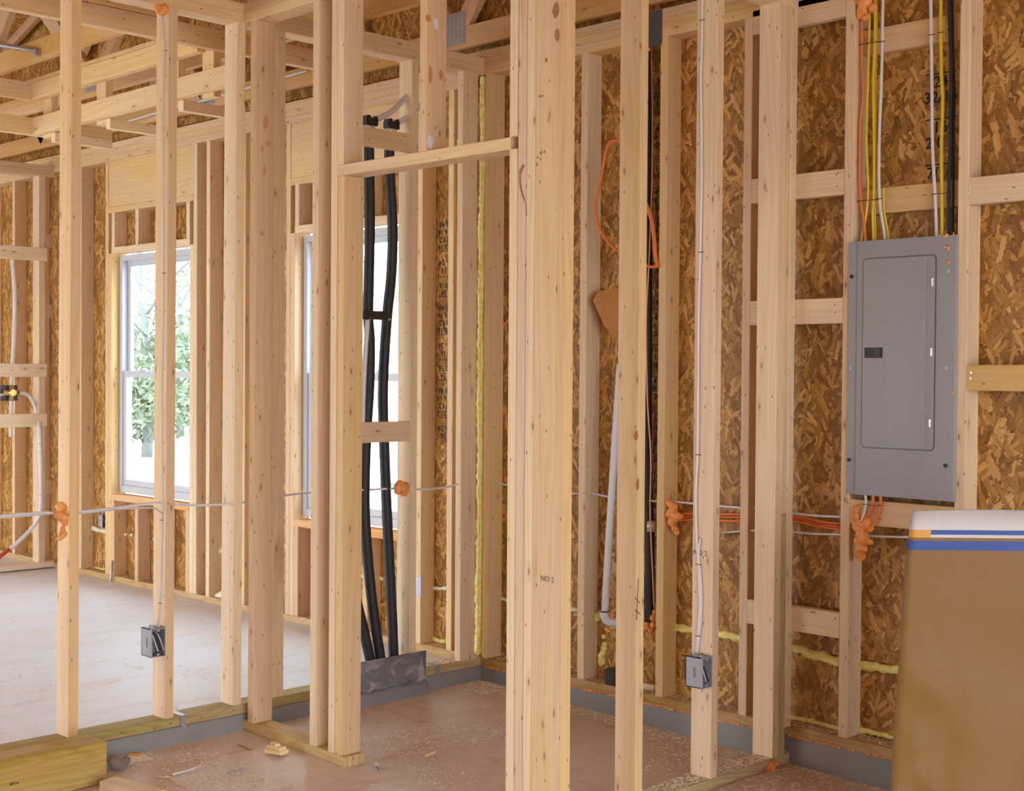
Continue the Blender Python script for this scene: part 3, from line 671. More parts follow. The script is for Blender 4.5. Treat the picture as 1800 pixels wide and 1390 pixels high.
# yellow foam
o = blob('spray_foam', bead([at(px, py, 'X', .0) + Vector((.012, .012, 0)) for px, py in ((850, 138), (850, 200), (851, 270), (849, 350), (847, 400), (848, 480), (846, 560), (847, 640), (845, 720), (846, 800), (844, 860), (845, 930), (843, 1000), (842, 1060), (841, 1120), (840, 1150))], .0185, .45, .12, .16), FOAM_Y, vox=.005); tag(o, 'tall yellow foam bead filling the inside corner from floor to ceiling', 'foam')
XS = XO - .004
def ybead(pts, r, label, mat=FOAM_Y, x=XS): foam(bead([at(px, py, 'X', x) for px, py in pts], r, .4, .22, .3), label, mat, .004)
ybead([(1186, 1102), (1200, 1104), (1230, 1108), (1260, 1112), (1303, 1122)], .014, 'yellow foam bead on the joint behind the white-cabled stud')
ybead([(1386, 1142), (1405, 1140), (1425, 1150), (1450, 1155), (1465, 1162), (1478, 1160)], .017, 'bumpy yellow foam bead on the low joint under the panel wall blocking')
ybead([(1512, 1168), (1540, 1172), (1565, 1176), (1592, 1177)], .016, 'yellow foam bead running behind the brown paper bag')
ybead([(1387, 1260), (1420, 1266), (1478, 1281)], .009, 'thin yellow foam strip above the sole plate, left of the short stud foot')
ybead([(1512, 1285), (1540, 1288), (1580, 1300)], .010, 'thin yellow foam strip above the sole plate beside the paper bag')
ybead([(760, 1121), (770, 1126), (784, 1127)], .009, 'little yellow foam strip on the plate near the inside corner')
ybead([(756, 1031), (770, 1034), (786, 1034)], .009, 'short white foam strip left of the corner studs', FOAM_W)
ybead([(875, 1050), (882, 1052), (890, 1053)], .008, 'white foam bit beside the thick corner post', FOAM_W)
ybead([(1002, 1070), (1012, 1071), (1020, 1072)], .009, 'white foam bit right of the thick corner post', FOAM_W)
ybead([(148, 931), (160, 927), (172, 931), (186, 934)], .015, 'cream foam strip left of the first window base', FOAM_W)
ybead([(220, 938), (232, 940)], .016, 'cream foam stub below the first window', FOAM_W)
ybead([(258, 945), (273, 947)], .017, 'cream foam stub under the first window sill beside the cabled stud', FOAM_W)
ybead([(387, 968), (398, 968), (412, 971)], .018, 'cream foam strip on the sheathing between the windows', FOAM_W)
ybead([(150, 994), (165, 999), (184, 1002)], .011, 'thin yellow foam along the plate left of the first window')
ybead([(218, 1007), (232, 1013)], .011, 'yellow foam lump on the plate below the first window')
ybead([(376, 1050), (392, 1046), (410, 1052)], .02, 'pale foam heap on the plate between the windows', FOAM_W, .05)
ybead([(636, 1012), (655, 1016), (672, 1017)], .010, 'white foam strip behind the black tubes', FOAM_W)
ybead([(1049, 1082), (1056, 1080)], .018, 'yellow foam lump left of the white drain elbow')
ybead([(1062, 1118), (1062, 1132)], .012, 'yellow foam drip below the white drain elbow')
ybead([(1063, 1140), (1058, 1150), (1058, 1166)], .013, 'hanging yellow foam drip with a bent tip')
ybead([(1073, 1092), (1078, 1100)], .014, 'yellow foam bead right of the white drain elbow')
ybead([(1128, 1205), (1135, 1207), (1148, 1208)], .012, 'pale foam crumbs on the plate behind the closest stud', FOAM_W, .06)
ybead([(808, 245), (806, 262), (812, 290), (808, 360), (812, 420)], .010, 'flaky yellow foam edge on the stud left of the corner bead', FOAM_Y, .02)

# ---- horizontal white wires through the studs
def run(pts): return [at(px, py, ax, v) for px, py, ax, v in pts]
cable('house_wire', run([(-15, 907, 'Y', .03), (60, 902, 'Y', .03), (108, 900, 'Y', .03), (140, 899, 'Y', .04), (200, 893, 'Y', .03), (275, 884, 'Y', .03), (330, 888, 'Y', .04), (415, 884, 'Y', .03), (505, 870, 'Y', .03), (560, 864, 'Y', .04), (640, 861, 'Y', .04), (706, 858, 'Y', .03), (745, 860, 'Y', .04), (790, 855, 'Y', .03), (822, 844, 'Y', .02)]), .0048, WHITEC, 'white wire running level through the stud wall in front of the windows')
cable('house_wire', run([(-15, 911, 'Y', .045), (60, 905, 'Y', .045), (108, 901, 'Y', .045), (140, 902, 'Y', .045), (200, 895, 'Y', .04), (240, 893, 'Y', .03), (268, 893, 'Y', .0), (283, 901, 'Y', -.008), (285, 915, 'Y', -.008), (284, 1000, 'Y', -.008), (281, 1060, 'Y', -.006), (279, 1105, 'Y', .01)]), .0038, GREYC, 'white wire turning down the stud into the left grey outlet box', ties=run([(284, 914, 'Y', -.014), (281, 1060, 'Y', -.012)]))
cable('house_wire', run([(285, 25, 'Y', -.004), (288, 60, 'Y', -.006), (290, 90, 'Y', -.006), (287, 200, 'Y', -.006), (288, 480, 'Y', -.006), (285, 700, 'Y', -.006), (286, 900, 'Y', -.006), (284, 980, 'Y', -.008), (282, 1060, 'Y', -.008), (275, 1104, 'Y', .02)]), .0036, GREYC, 'white wire coming from the top plate down to the left outlet box', ties=run([(291, 89, 'Y', -.012), (288, 480, 'Y', -.012)]))
cable('house_wire', run([(868, 849, 'X', .04), (890, 852, 'X', .04), (950, 860, 'X', .04), (1003, 867, 'X', .04), (1036, 867, 'X', .04), (1072, 873, 'X', .04), (1120, 878, 'X', .04), (1180, 883, 'X', .04)]), .0042, WHITEC, 'white wire along the sheathed wall behind the closet studs')
cable('house_wire', run([(1180, 881, 'X', .04), (1230, 886, 'X', .04), (1300, 892, 'X', .04), (1350, 896, 'X', .04), (1390, 901, 'X', .035), (1430, 906, 'X', .035), (1500, 909, 'X', .04)]), .0048, WHITEC, 'upper white wire from the orange foam lump to the panel stud')
cable('house_wire', run([(1232, 945, 'Y', -1.62), (1260, 937, 'X', .04), (1300, 934, 'X', .03), (1345, 931, 'X', .01), (1390, 934, 'X', .035), (1430, 938, 'X', .035), (1500, 940, 'X', .03), (1560, 943, 'X', .03), (1640, 944, 'X', .03)]), .0042, WHITEC, 'lower white wire passing under the panel towards the paper bag')
cable('house_wire', run([(1185, 903, 'X', .04), (1230, 903, 'X', .05), (1300, 904, 'X', .05), (1390, 905, 'X', .05), (1440, 916, 'X', .05), (1500, 923, 'X', .04)]), .0052, ORANGEC, 'upper orange cable between the foam lump and the panel stud')
cable('house_wire', run([(1188, 914, 'X', .04), (1230, 913, 'X', .05), (1300, 916, 'X', .05), (1390, 916, 'X', .05), (1440, 925, 'X', .05), (1500, 934, 'X', .04)]), .0052, ORANGEC, 'lower orange cable between the foam lump and the panel stud')
cable('house_wire', run([(1186, 908, 'X', .055), (1240, 908, 'X', .06), (1300, 909, 'X', .06), (1390, 910, 'X', .06), (1440, 921, 'X', .06), (1500, 929, 'X', .05)]), .0045, ORANGEC, 'rear orange cable between the other two orange ones')
# wires on the front stud
def S(lst, x=-.494): return [at(px, py, 'X', x) for px, py in lst]
cable('house_wire', S([(1235, -15), (1234, 60), (1232, 140), (1233, 230), (1233, 330), (1231, 440), (1228, 560), (1227, 700), (1226, 800), (1223, 870), (1225, 950), (1229, 1020), (1230, 1060), (1226, 1125), (1220, 1160)]), .0039, WHITEC, 'long white wire down the whole front stud into the right outlet box', ties=S([(1234, 35), (1232, 443), (1227, 799), (1228, 992), (1227, 1118)], -.5))
cable('house_wire', S([(1233, 946), (1230, 952), (1228, 980), (1231, 1010), (1233, 1060), (1229, 1122), (1223, 1160)], -.493), .0042, WHITEC, 'short white wire leaving a hole in the front stud for the outlet box')

# ---- outlet boxes
def outlet_box(name, x0, x1, y0, y1, z0, z1, label, wires=3):
    """box nailed to the face of a stud; opening towards -Y"""
    r = empty(name, ((x0 + x1) / 2, (y0 + y1) / 2, z0), label, 'outlet box')
    t = .003; bm = bmesh.new()
    add_box(bm, (x0, y0, z0), (x0 + t, y1, z1)); add_box(bm, (x1 - t, y0, z0), (x1, y1, z1)); add_box(bm, (x0, y0, z0), (x1, y1, z0 + t)); add_box(bm, (x0, y0, z1 - t), (x1, y1, z1)); add_box(bm, (x0, y1 - t, z0), (x1, y1, z1), 1)
    add_box(bm, (x0 - .002, y0 - .001, z0 - .002), (x0 + t, y0 + .003, z1 + .002)); add_box(bm, (x0 + .001, y0 + .03, z0 + .035), (x0 - .002, y0 + .038, z1 - .035), 1)
    bm_obj('box_body', bm, ((x0 + x1) / 2, (y0 + y1) / 2, z0), [BOXG, BOXI], r)
    for zz in (z0 + .004, z1 - .012):
        bm = bmesh.new(); add_box(bm, ((x0 + x1) / 2 - .006, y0 + .002, zz), ((x0 + x1) / 2 + .006, y0 + .012, zz + .008)); bm_obj('screw_tab', bm, ((x0 + x1) / 2, y0, zz), BOXG, r)
    for k in range(3):
        yy = y0 + .012 + k * .02; bm = bmesh.new(); add_box(bm, (x0 + .01 + .008 * k, yy, z1 - .001), (x0 + .022 + .008 * k, yy + .012, z1 + .006)); bm_obj('cable_clamp', bm, (x0, yy, z1), BOXG, r)
    for zz in (z0 - .004, z1 + .003): tube('nail', [(x0 + .01, y0 + .04, zz), (x1 + .012, y0 + .045, zz)], .0016, GALV, r, sides=6)
    for k in range(wires):
        xx = x0 + .012 + k * .012
        tube('wire', [(xx, y1 - .01, z1 - .006), (xx + .004, y0 + .02, z1 - .03), (xx + .018, y0 + .006, z0 + .02)], .0022, [WHITEC, BLACK, WHITEC][k % 3], r, sides=6)
    return r
outlet_box('outlet_box', -1.692, -1.634, -.012, .062, .278, .383, 'grey plastic outlet box on the slim left stud above the bright floor', 3)
outlet_box('outlet_box', -.547, -.491, -1.676, -1.603, .262, .368, 'grey plastic outlet box at the foot of the tall stud in front', 2)
a = at(175, 903, 'X', 0); b = at(186, 928, 'X', 0)
outlet_box('outlet_box', -.01, .05, a.y - .055, a.y - .002, b.z, a.z, 'small dark outlet box low beside the first window', 1)
# nail plate on stud
r = empty('nail_plate', at(735, 1050, 'X', 0), 'small bluish steel guard plate low on the stud by the second window', 'metal plate')
a, b = at(729, 1012, 'X', -.002), at(740, 1050, 'X', -.002)
bm = bmesh.new(); add_box(bm, (-.0035, b.y, b.z), (-.0005, a.y, a.z)); bmesh.ops.bevel(bm, geom=bm.edges[:], offset=.001, segments=1, affect='EDGES'); bm_obj('plate', bm, (0, a.y, b.z), GALV, r)
for zz in (a.z - .01, b.z + .01):
    bm = bmesh.new(); bmesh.ops.create_cone(bm, cap_ends=True, segments=8, radius1=.004, radius2=.003, depth=.003, matrix=Matrix.Translation((-.004, (a.y + b.y) / 2, zz)) @ Matrix.Rotation(math.pi / 2, 4, 'Y')); bm_obj('nail_head', bm, (0, a.y, zz), STEEL, r)

# ---- insulated black tubes in the closet back wall
def T(lst, y=.05): return [at(px, py, 'Y', y) for px, py in lst]
def ltube(pts, r, label):
    o = empty('insulated_pipe', min(pts, key=lambda v: v.z), label, 'pipe'); tube('insulation', pts, r, BLACK, o, sides=14); return o
lt = ltube(T([(648, 232), (649, 300), (650, 400), (648, 500), (647, 555), (650, 600), (649, 680), (644, 760), (641, 850), (642, 920), (650, 1020), (660, 1100), (670, 1165)]), .0225, 'left black foam-wrapped pipe in front of the second window')
rt = ltube(T([(684, 240), (685, 300), (690, 400), (688, 480), (681, 550), (676, 620), (673, 700), (676, 800), (680, 900), (685, 1000), (690, 1100), (692, 1160)]), .0225, 'right black foam-wrapped pipe in front of the second window')
ltube(T([(618, 1020), (630, 1070), (640, 1110), (652, 1165)], .06), .022, 'short black pipe leaning out behind the wide stud near the metal sheet')
for o, pts in ((lt, T([(654, 212), (668, 207), (690, 195), (705, 180), (717, 167)], .045)), (rt, T([(692, 218), (706, 212), (722, 202), (740, 185), (755, 165)], .045))):
    tube('pipe_end', [pts[0] - Vector((0, 0, .04))] + pts, .0125, PEX, o, sides=12)
    bm = bmesh.new(); p = pts[0] + Vector((-.012, 0, -.012)); add_box(bm, p - Vector((.032, .02, .012)), p + Vector((.032, .02, .02))); add_box(bm, p - Vector((.028, .024, -.01)), p + Vector((-.012, .02, .03))); add_box(bm, p + Vector((.012, -.02, .0)), p + Vector((.03, .024, .03)))
    bmesh.ops.bevel(bm, geom=bm.edges[:], offset=.003, segments=2, affect='EDGES'); bm_obj('collar', bm, p, BLACKP, o)
tube('open_end', [T([(716, 168)], .045)[0], T([(718, 166.5)], .044)[0]], .0105, BLACKP, lt, sides=12)
o = empty('pipe_bracket', at(660, 560, 'Y', .03), 'black strap bracket holding the two black pipes together', 'bracket')
a, b = at(634, 545, 'Y', .02), at(690, 563, 'Y', .02)
bm = bmesh.new(); add_box(bm, (a.x, .022, b.z), (b.x, .028, a.z)); add_box(bm, (a.x + .02, .02, b.z - .02), (a.x + .045, .026, a.z + .01)); bmesh.ops.bevel(bm, geom=bm.edges[:], offset=.002, segments=1, affect='EDGES'); bm_obj('strap', bm, (a.x, .02, b.z), BLACKP, o)
for px in (650, 684):
    p = at(px, 561, 'Y', .018); bm = bmesh.new(); bmesh.ops.create_icosphere(bm, subdivisions=2, radius=.007, matrix=Matrix.Translation(p)); bm_obj('rivet', bm, p, COPPER if px == 650 else STEEL, o)
tag(tube('pex_pipe', T([(646, 562), (643, 610), (640, 660), (638, 720), (637, 770)], .012), .0105, PVC, sides=10), 'white pipe hanging from the black bracket beside the left black pipe', 'pipe')
# sheet metal over the plate
a, b = at(634, 1163, 'Y', -.004), at(747, 1142, 'Y', -.004)
bm = bmesh.new(); n = 16
for i in range(n):
    pass
g = []
for i in range(n + 1):
    x = -.745 + (.405) * i / n; colv = []
    for z in (.118, .07, .03, .012, -.004, -.014 + .012 * math.sin(i * 1.7)):
        colv.append(bm.verts.new((x, -.006 + .003 * mnoise.noise(Vector((x * 14, z * 20, 3))) - (.006 if z < 0 else 0), z)))
    g.append(colv)
for p_, q_ in zip(g, g[1:]):
    for k in range(5): bm.faces.new((p_[k], q_[k], q_[k + 1], p_[k + 1])).smooth = True
o = bm_obj('metal_sheet', bm, (-.54, -.006, 0), SHEET); o.modifiers.new('th', 'SOLIDIFY').thickness = .0025; tag(o, 'dull grey metal sheet upright at the foot of the black pipes', 'metal sheet')
# mortar patch under sheet
bm = bmesh.new(); g = []
for i in range(37):
    x = -.79 + .47 * i / 36; e_ = min(1, i / 3, (36 - i) / 3); colv = []
    for z, off in ((zf(0) - .02, .05), (zf(0) + .004, .045), (-.040, .038), (-.022, .030), (-.014, .018), (-.012, -.01)):
        q = mnoise.noise(Vector((x * 16, z * 30, 2))) * .007
        colv.append(bm.verts.new((x, -(off * e_ + q), z + (.007 * mnoise.noise(Vector((x * 22, 1, 8))) if z > -.03 else 0))))
    g.append(colv)
for p_, q_ in zip(g, g[1:]):
    for k in range(5): bm.faces.new((p_[k], q_[k], q_[k + 1], p_[k + 1])).smooth = True
bmesh.ops.recalc_face_normals(bm, faces=bm.faces); tag(bm_obj('mortar_patch', bm, (-.55, -.02, zf(0)), plain('wet_mortar', (.23, .22, .235), .75)), 'grey mortar patch bulging from the curb under the metal sheet', 'mortar')

# ---- refrigerant line, copper line, plate, label in the next bay
def E_(lst, x=.05): return [at(px, py, 'X', x) for px, py in lst]
o = empty('line_set', at(1140, 1090, 'X', .05), 'thick black insulated pipe hanging between studs behind the closest stud', 'pipe')
tube('insulation', E_([(1137, 86), (1138, 200), (1137, 350), (1138, 600), (1137, 800), (1140, 900), (1142, 980), (1141, 1050), (1141, 1092)]), .0205, BLACK, o, sides=14)
tube('copper_pipe', E_([(1145, 82), (1147, 200), (1146, 320), (1141, 460), (1136, 560), (1138, 700), (1144, 800), (1143, 900), (1147, 1000), (1150, 1070)], .022), .0034, COPPER, o, sides=8)
a, b = at(1132, 915, 'X', .026), at(1146, 935, 'X', .026)
tube('foil_label', [(.05, (a.y + b.y) / 2, b.z), (.05, (a.y + b.y) / 2, a.z)], .0222, FOIL, o, sides=14)
a, b = at(1118, 27, 'X', -.003), at(1163, 78, 'X', -.003)
r = empty('guard_plate', (0, (a.y + b.y) / 2, b.z), 'dark grey steel guard plate nailed across the top plates', 'metal plate')
bm = bmesh.new(); add_box(bm, (-.0045, b.y, b.z), (-.001, a.y, a.z)); bmesh.ops.bevel(bm, geom=bm.edges[:], offset=.0012, segments=1, affect='EDGES'); bm_obj('plate', bm, (0, (a.y + b.y) / 2, b.z), plain('dark_plate', (.10, .10, .115), .45, .5), r)
for fy, fz in ((.12, .12), (.12, .88), (.88, .12), (.88, .88)):
    p = (-.0045, b.y + (a.y - b.y) * fy, b.z + (a.z - b.z) * fz); bm = bmesh.new(); bmesh.ops.create_icosphere(bm, subdivisions=1, radius=.003, matrix=Matrix.Translation(p)); bm_obj('nail_head', bm, p, STEEL, r)
tag(tube('extension_cord', E_([(1110, 250), (1083, 247), (1072, 250), (1065, 268), (1059, 300), (1051, 335), (1047, 365), (1053, 398), (1068, 424), (1085, 440), (1110, 452), (1135, 466), (1150, 469), (1156, 462)], -.012), .0065, ORANGEC), 'loose loop of orange cord hanging between two closet studs', 'cord')
tag(tube('extension_cord', E_([(1120, 330), (1133, 354), (1145, 385), (1150, 420), (1152, 450), (1157, 470)], -.006), .0085, ORANGEC), 'thicker orange cord end curving down right of the loop', 'cord')
# board scrap
p = [at(px, py, 'X', x) for px, py, x in ((1043, 528, -.002), (1053, 512, .02), (1092, 506, .05), (1096, 560, .05), (1080, 602, .06), (1074, 585, .05), (1062, 570, .03))]
bm = bmesh.new(); f = bm.faces.new([bm.verts.new(v) for v in p]); o = bm_obj('board_scrap', bm, p[4], RUST); o.modifiers.new('th', 'SOLIDIFY').thickness = .008; tag(o, 'rusty brown scrap of board nailed to the side of a closet stud', 'board scrap')
bm = bmesh.new(); q = at(1051, 532, 'X', -.004); bmesh.ops.create_icosphere(bm, subdivisions=1, radius=.004, matrix=Matrix.Translation(q)); bm_obj('nail_head', bm, q, STEEL, o)
# pvc drain with elbow
o = empty('drain_pipe', at(1063, 1090, 'X', .03), 'slanted white plastic drain pipe with an elbow, behind the closest stud', 'pipe')
tube('pipe', E_([(1090, 640), (1081, 780), (1072, 920), (1063, 1078)], .028), .0155, PVC, o, sides=14)
p = at(1063, 1078, 'X', .028); tube('elbow', [p + Vector((0, 0, .012)), p + Vector((0, 0, -.012)), p + Vector((.012, -.012, -.034)), p + Vector((.045, -.03, -.04)), p + Vector((.07, -.04, -.04))], .019, PVC, o, sides=14)
tube('joint_ring', [p + Vector((0, 0, .006)), p + Vector((0, 0, .012))], .0197, BLACKP, o, sides=14)
a, b = at(1069, 1173, 'X', .02), at(1080, 1203, 'X', .02)
r = empty('junction_box', (.03, a.y - .03, b.z), 'small black box on the sole plate behind the closest stud', 'outlet box')
bm = bmesh.new(); add_box(bm, (-.004, a.y - .06, b.z), (.05, a.y, a.z)); bmesh.ops.bevel(bm, geom=bm.edges[:], offset=.004, segments=2, affect='EDGES'); bm_obj('body', bm, (.02, a.y - .03, b.z), BLACKP, r)
bm = bmesh.new(); add_box(bm, (-.007, a.y - .064, a.z - .012), (.053, a.y + .004, a.z - .004)); bm_obj('rim', bm, (.02, a.y - .03, a.z), BLACKP, r)

# ---- plumbing on the far partition
def FF(lst, y=4.195): return [at(px, py, 'Y', y) for px, py in lst]
v = empty('shower_valve', at(20, 703, 'Y', 4.16), 'small brass valve body on the pale boards at the far left', 'valve')
a, b = at(1, 677, 'Y', 4.185), at(31, 704, 'Y', 4.185)
bm = bmesh.new(); add_box(bm, (a.x, 4.185, b.z), (b.x, 4.191, a.z)); bm_obj('back_plate', bm, (a.x, 4.15, b.z), plain('blue_black_plate', (.05, .055, .07), .4, .3), v)
c = at(20, 690, 'Y', 4.16)
for d, r_, l in (((1, 0, 0), .018, .05), ((0, 0, 1), .016, .05), ((0, -1, 0), .022, .03)):
    d = Vector(d); tube('valve_body', [c - d * l, c + d * l], r_, BRASS, v, sides=12)
tag(tube('pex_pipe', FF([(18, 430), (22, 460), (26, 530), (24, 600), (21, 660), (20, 678)]), .013, WHITEC, sides=10), 'white pipe rising from the brass valve behind the boards', 'pipe')
tag(tube('pex_pipe', FF([(20, 704), (19, 735), (19, 768)]), .013, WHITEC, sides=10), 'short capped white pipe below the brass valve', 'pipe')
o = tube('pex_pipe', FF([(26, 690), (45, 692), (58, 705), (65, 725)]) + [at(px, py, 'X', -.122) for px, py in ((70, 760), (72, 850), (71, 895))] + FF([(62, 920), (40, 945), (16, 966)], 4.155), .013, WHITEC, sides=10); tag(o, 'white pipe curving right of the brass valve and down the far stud', 'pipe')
tube('red_end', FF([(17, 965), (4, 975), (-20, 995)], 4.155), .0135, REDP, o, 'red lower end', sides=10)
for py in (780, 795, 870): staple(o, at(71, py, 'X', -.137), .022, (0, 1, 0))
tag(tube('pex_pipe', FF([(8, 692), (0, 694), (-20, 698)]), .013, WHITEC, sides=10), 'white pipe stub leaving the left side of the brass valve', 'pipe')
tag(tube('conduit_stub', [at(-20, 75, 'X', -1.32), at(55, 88, 'X', -1.32), at(62, 89, 'X', -1.32), at(64, 99, 'X', -1.32)], .011, GALV), 'thin grey rod with a bent end under the roof trusses', 'rod')
tag(tube('house_wire', [at(px, py, 'X', -.02) for px, py in ((180, 221), (220, 214), (280, 197), (345, 180), (415, 160), (540, 124))], .007, WHITEC), 'white wire lying along the truss chord over the back room', 'cable')
tag(tube('grey_conduit', [at(197, 985, 'X', -.012), at(196, 1000, 'X', -.012), at(195, 1021, 'X', -.02)], .007, GALV), 'short grey conduit stub at the plate under the first window', 'conduit')

# ---- timber block, floor scraps
a = Vector((-2.008, -.27, 0))
BT = box('timber_block', None, (-3.4, -2.008), (-.262, -.122), (zf(-.2) + .0, zf(-.2) + .142), TREATED, (.46, .33, .05), ch=.004); tag(BT, 'thick yellowish timber block on the floor against the curb', 'timber')
text('02516', at(25, 1377, 'Y', -.2632), (1, 0, 0), (0, 0, 1), .0125, INK, BT)
o = beam('wood_offcut', None, at(190, 1378, 'Z', -.045), at(275, 1402, 'Z', -.045), (0, 0, 1), .038, .07, None, (.85, .72, .5)); tag(o, 'short pale board offcut lying in front of the timber block', 'wood offcut')
tag(tube('string', [at(px, py, 'Z', -.058) for px, py in ((172, 1340), (185, 1332), (200, 1327), (215, 1322), (230, 1325), (249, 1327))], .005, plain('orange_string', (.85, .35, .03), .5)), 'bit of orange string on the floor beside the timber block', 'string')
foam(lump(at(205, 1343, 'Z', -.055), .024, (.05, .025, .01), 24), 'brownish mortar lump on the floor behind the orange string', STONE)
def scrap(px0, py0, px1, py1, w, h, label, col=(.74, .55, .34)):
    p, q = at(px0, py0, 'Z', zf(-.3) + h / 2 + .001), at(px1, py1, 'Z', zf(-.3) + h / 2 + .001)
    bm = bmesh.new(); d = (q - p); s = d.normalized().cross(Vector((0, 0, 1))); n = 6; rows = []
    for i in range(n + 1):
        t = i / n; ww = w * (.5 - abs(t - .5) * .7) * random.uniform(.8, 1.2); c = p + d * t + s * random.uniform(-.003, .003)
        rows.append([bm.verts.new(c + s * ww + Vector((0, 0, -h / 2))), bm.verts.new(c - s * ww + Vector((0, 0, -h / 2))), bm.verts.new(c - s * ww * .8 + Vector((0, 0, h / 2))), bm.verts.new(c + s * ww * .8 + Vector((0, 0, h / 2)))])
    for r0, r1 in zip(rows, rows[1:]):
        for k in range(4): bm.faces.new((r0[k], r0[(k + 1) % 4], r1[(k + 1) % 4], r1[k]))
    bm.faces.new(rows[0][::-1]); bm.faces.new(rows[-1]); bmesh.ops.recalc_face_normals(bm, faces=bm.faces)
    tag(bm_obj('wood_splinter', bm, p, plain('splinter', col, .7)), label, 'wood scrap')
scrap(303, 1361, 346, 1348, .016, .006, 'pale lavender-white splinter lying on the floor below the left outlet box', (.72, .66, .64))
scrap(270, 1363, 302, 1366, .012, .005, 'thin curved splinter just left of the pale white splinter'); scrap(298, 1370, 328, 1381, .012, .005, 'thin pointed splinter sloping towards the picture bottom')
scrap(400, 1359, 427, 1350, .012, .005, 'grey splinter lying apart on the brown floor before the doorway plate', (.38, .33, .30)); scrap(416, 1309, 442, 1318, .01, .005, 'brown splinter lying near the doorway plate end', (.36, .22, .12))
scrap(748, 1328, 765, 1320, .02, .008, 'small pale chip in the middle of the closet floor'); scrap(682, 1243, 689, 1250, .018, .006, 'small yellow chip at the foot of the mortar patch'); scrap(660, 1335, 664, 1344, .016, .014, 'pebble-like chip by the doorway floor', (.6, .5, .4))
WS = empty('wood_scrap', at(485, 1316, 'Z', -.066), 'chunky broken wood scrap beside the doorway sole plate', 'wood scrap')
for (ax_, ay_, bx_, by_, z_, w_) in ((472, 1318, 500, 1322, -.060, .045), (474, 1311, 497, 1316, -.048, .032), (480, 1306, 488, 1310, -.038, .02)):
    beam('splinter', WS, at(ax_, ay_, 'Z', z_), at(bx_, by_, 'Z', z_ + .004), (0, 0, 1), .014, w_, None, (.85, .66, .38), ch=.004)
o = blob('metal_cap', [(at(662, 1349, 'Z', -.072), .009), (at(661, 1352, 'Z', -.075), .008)], GALV, vox=.003); o.name = 'steel_washer'; tag(o, 'tiny bluish metal bit on the doorway floor', 'metal bit')
# metal strap on the plate of wall A
for px, py, l in ((322, 1264, 'thin metal strap over the sole plate right of the left outlet box stud'), (769, 1184, 'thin metal strap over the sole plate near the inside corner')):
    p = at(px, py, 'Y', -.003); bm = bmesh.new(); add_box(bm, (p.x - .012, -.006, -.02), (p.x + .012, -.004, .040)); add_box(bm, (p.x - .012, -.006, .038), (p.x + .012, .07, .0405)); tag(bm_obj('metal_strap', bm, p, GALV), l, 'metal strap')

# sawdust: flakes nobody could count
rng = np.random.default_rng(3); V, Fc = [], []
def flakes(n, xr, yr, z, s0, s1, dens=None):
    k = 0
    while k < n:
        x, y = rng.uniform(*xr), rng.uniform(*yr)
        if dens and rng.random() > dens(x, y): continue
        k += 1; s = rng.uniform(s0, s1); a = rng.uniform(0, 6.28); zz = z(y) if callable(z) else z
        c, s_ = math.cos(a), math.sin(a); i = len(V); l, w_ = s * rng.uniform(1, 2.4), s * .55; h = s * rng.uniform(.25, .6)
        V.extend([(x + c * l, y + s_ * l, zz + .0006), (x - s_ * w_, y + c * w_, zz + .0006), (x - c * l, y - s_ * l, zz + .0006), (x + s_ * w_, y - c * w_, zz + h)])
        Fc.extend([(i, i + 1, i + 3), (i + 1, i + 2, i + 3), (i, i + 3, i + 2), (i, i + 2, i + 1)])
nz = lambda x, y: max(.03, .25 + 1.9 * mnoise.noise(Vector((x * 2.6, y * 2.6, 5))))
flakes(3000, (-1.2, -.03), (-1.58, -.05), zf, .0015, .0058, nz)
flakes(2600, (-2.0, -1.3), (-1.1, -.03), zf, .0015, .0058, nz)
flakes(2000, (-2.05, -1.75), (-.12, -.03), zf, .002, .008)
flakes(3500, (-.9, 0), (-2.5, -1.68), zf, .002, .0085)
flakes(1600, (-.8, 0), (-1.67, -1.585), zb + .0385, .0015, .006)
flakes(1200, (-.12, -.02), (-1.5, -.05), zf, .002, .007)
flakes(260, (-.20, -.02), (-.22, -.03), zf, .003, .010)
flakes(900, (-.33, -.02), (.005, .085), .0385, .0015, .006)
flakes(1800, (-2.2, -.8), (.1, 1.4), 0., .0015, .006, nz)
flakes(1600, (.005, .085), (-2.3, -.05), .0385, .0015, .006)
me = bpy.data.meshes.new('sawdust'); me.from_pydata(V, [], Fc); o = link('sawdust', me, (-1, -1, zf(-1)), CHIP)
tag(o, 'pale sawdust flakes scattered over the concrete floors', 'sawdust', kind='stuff')

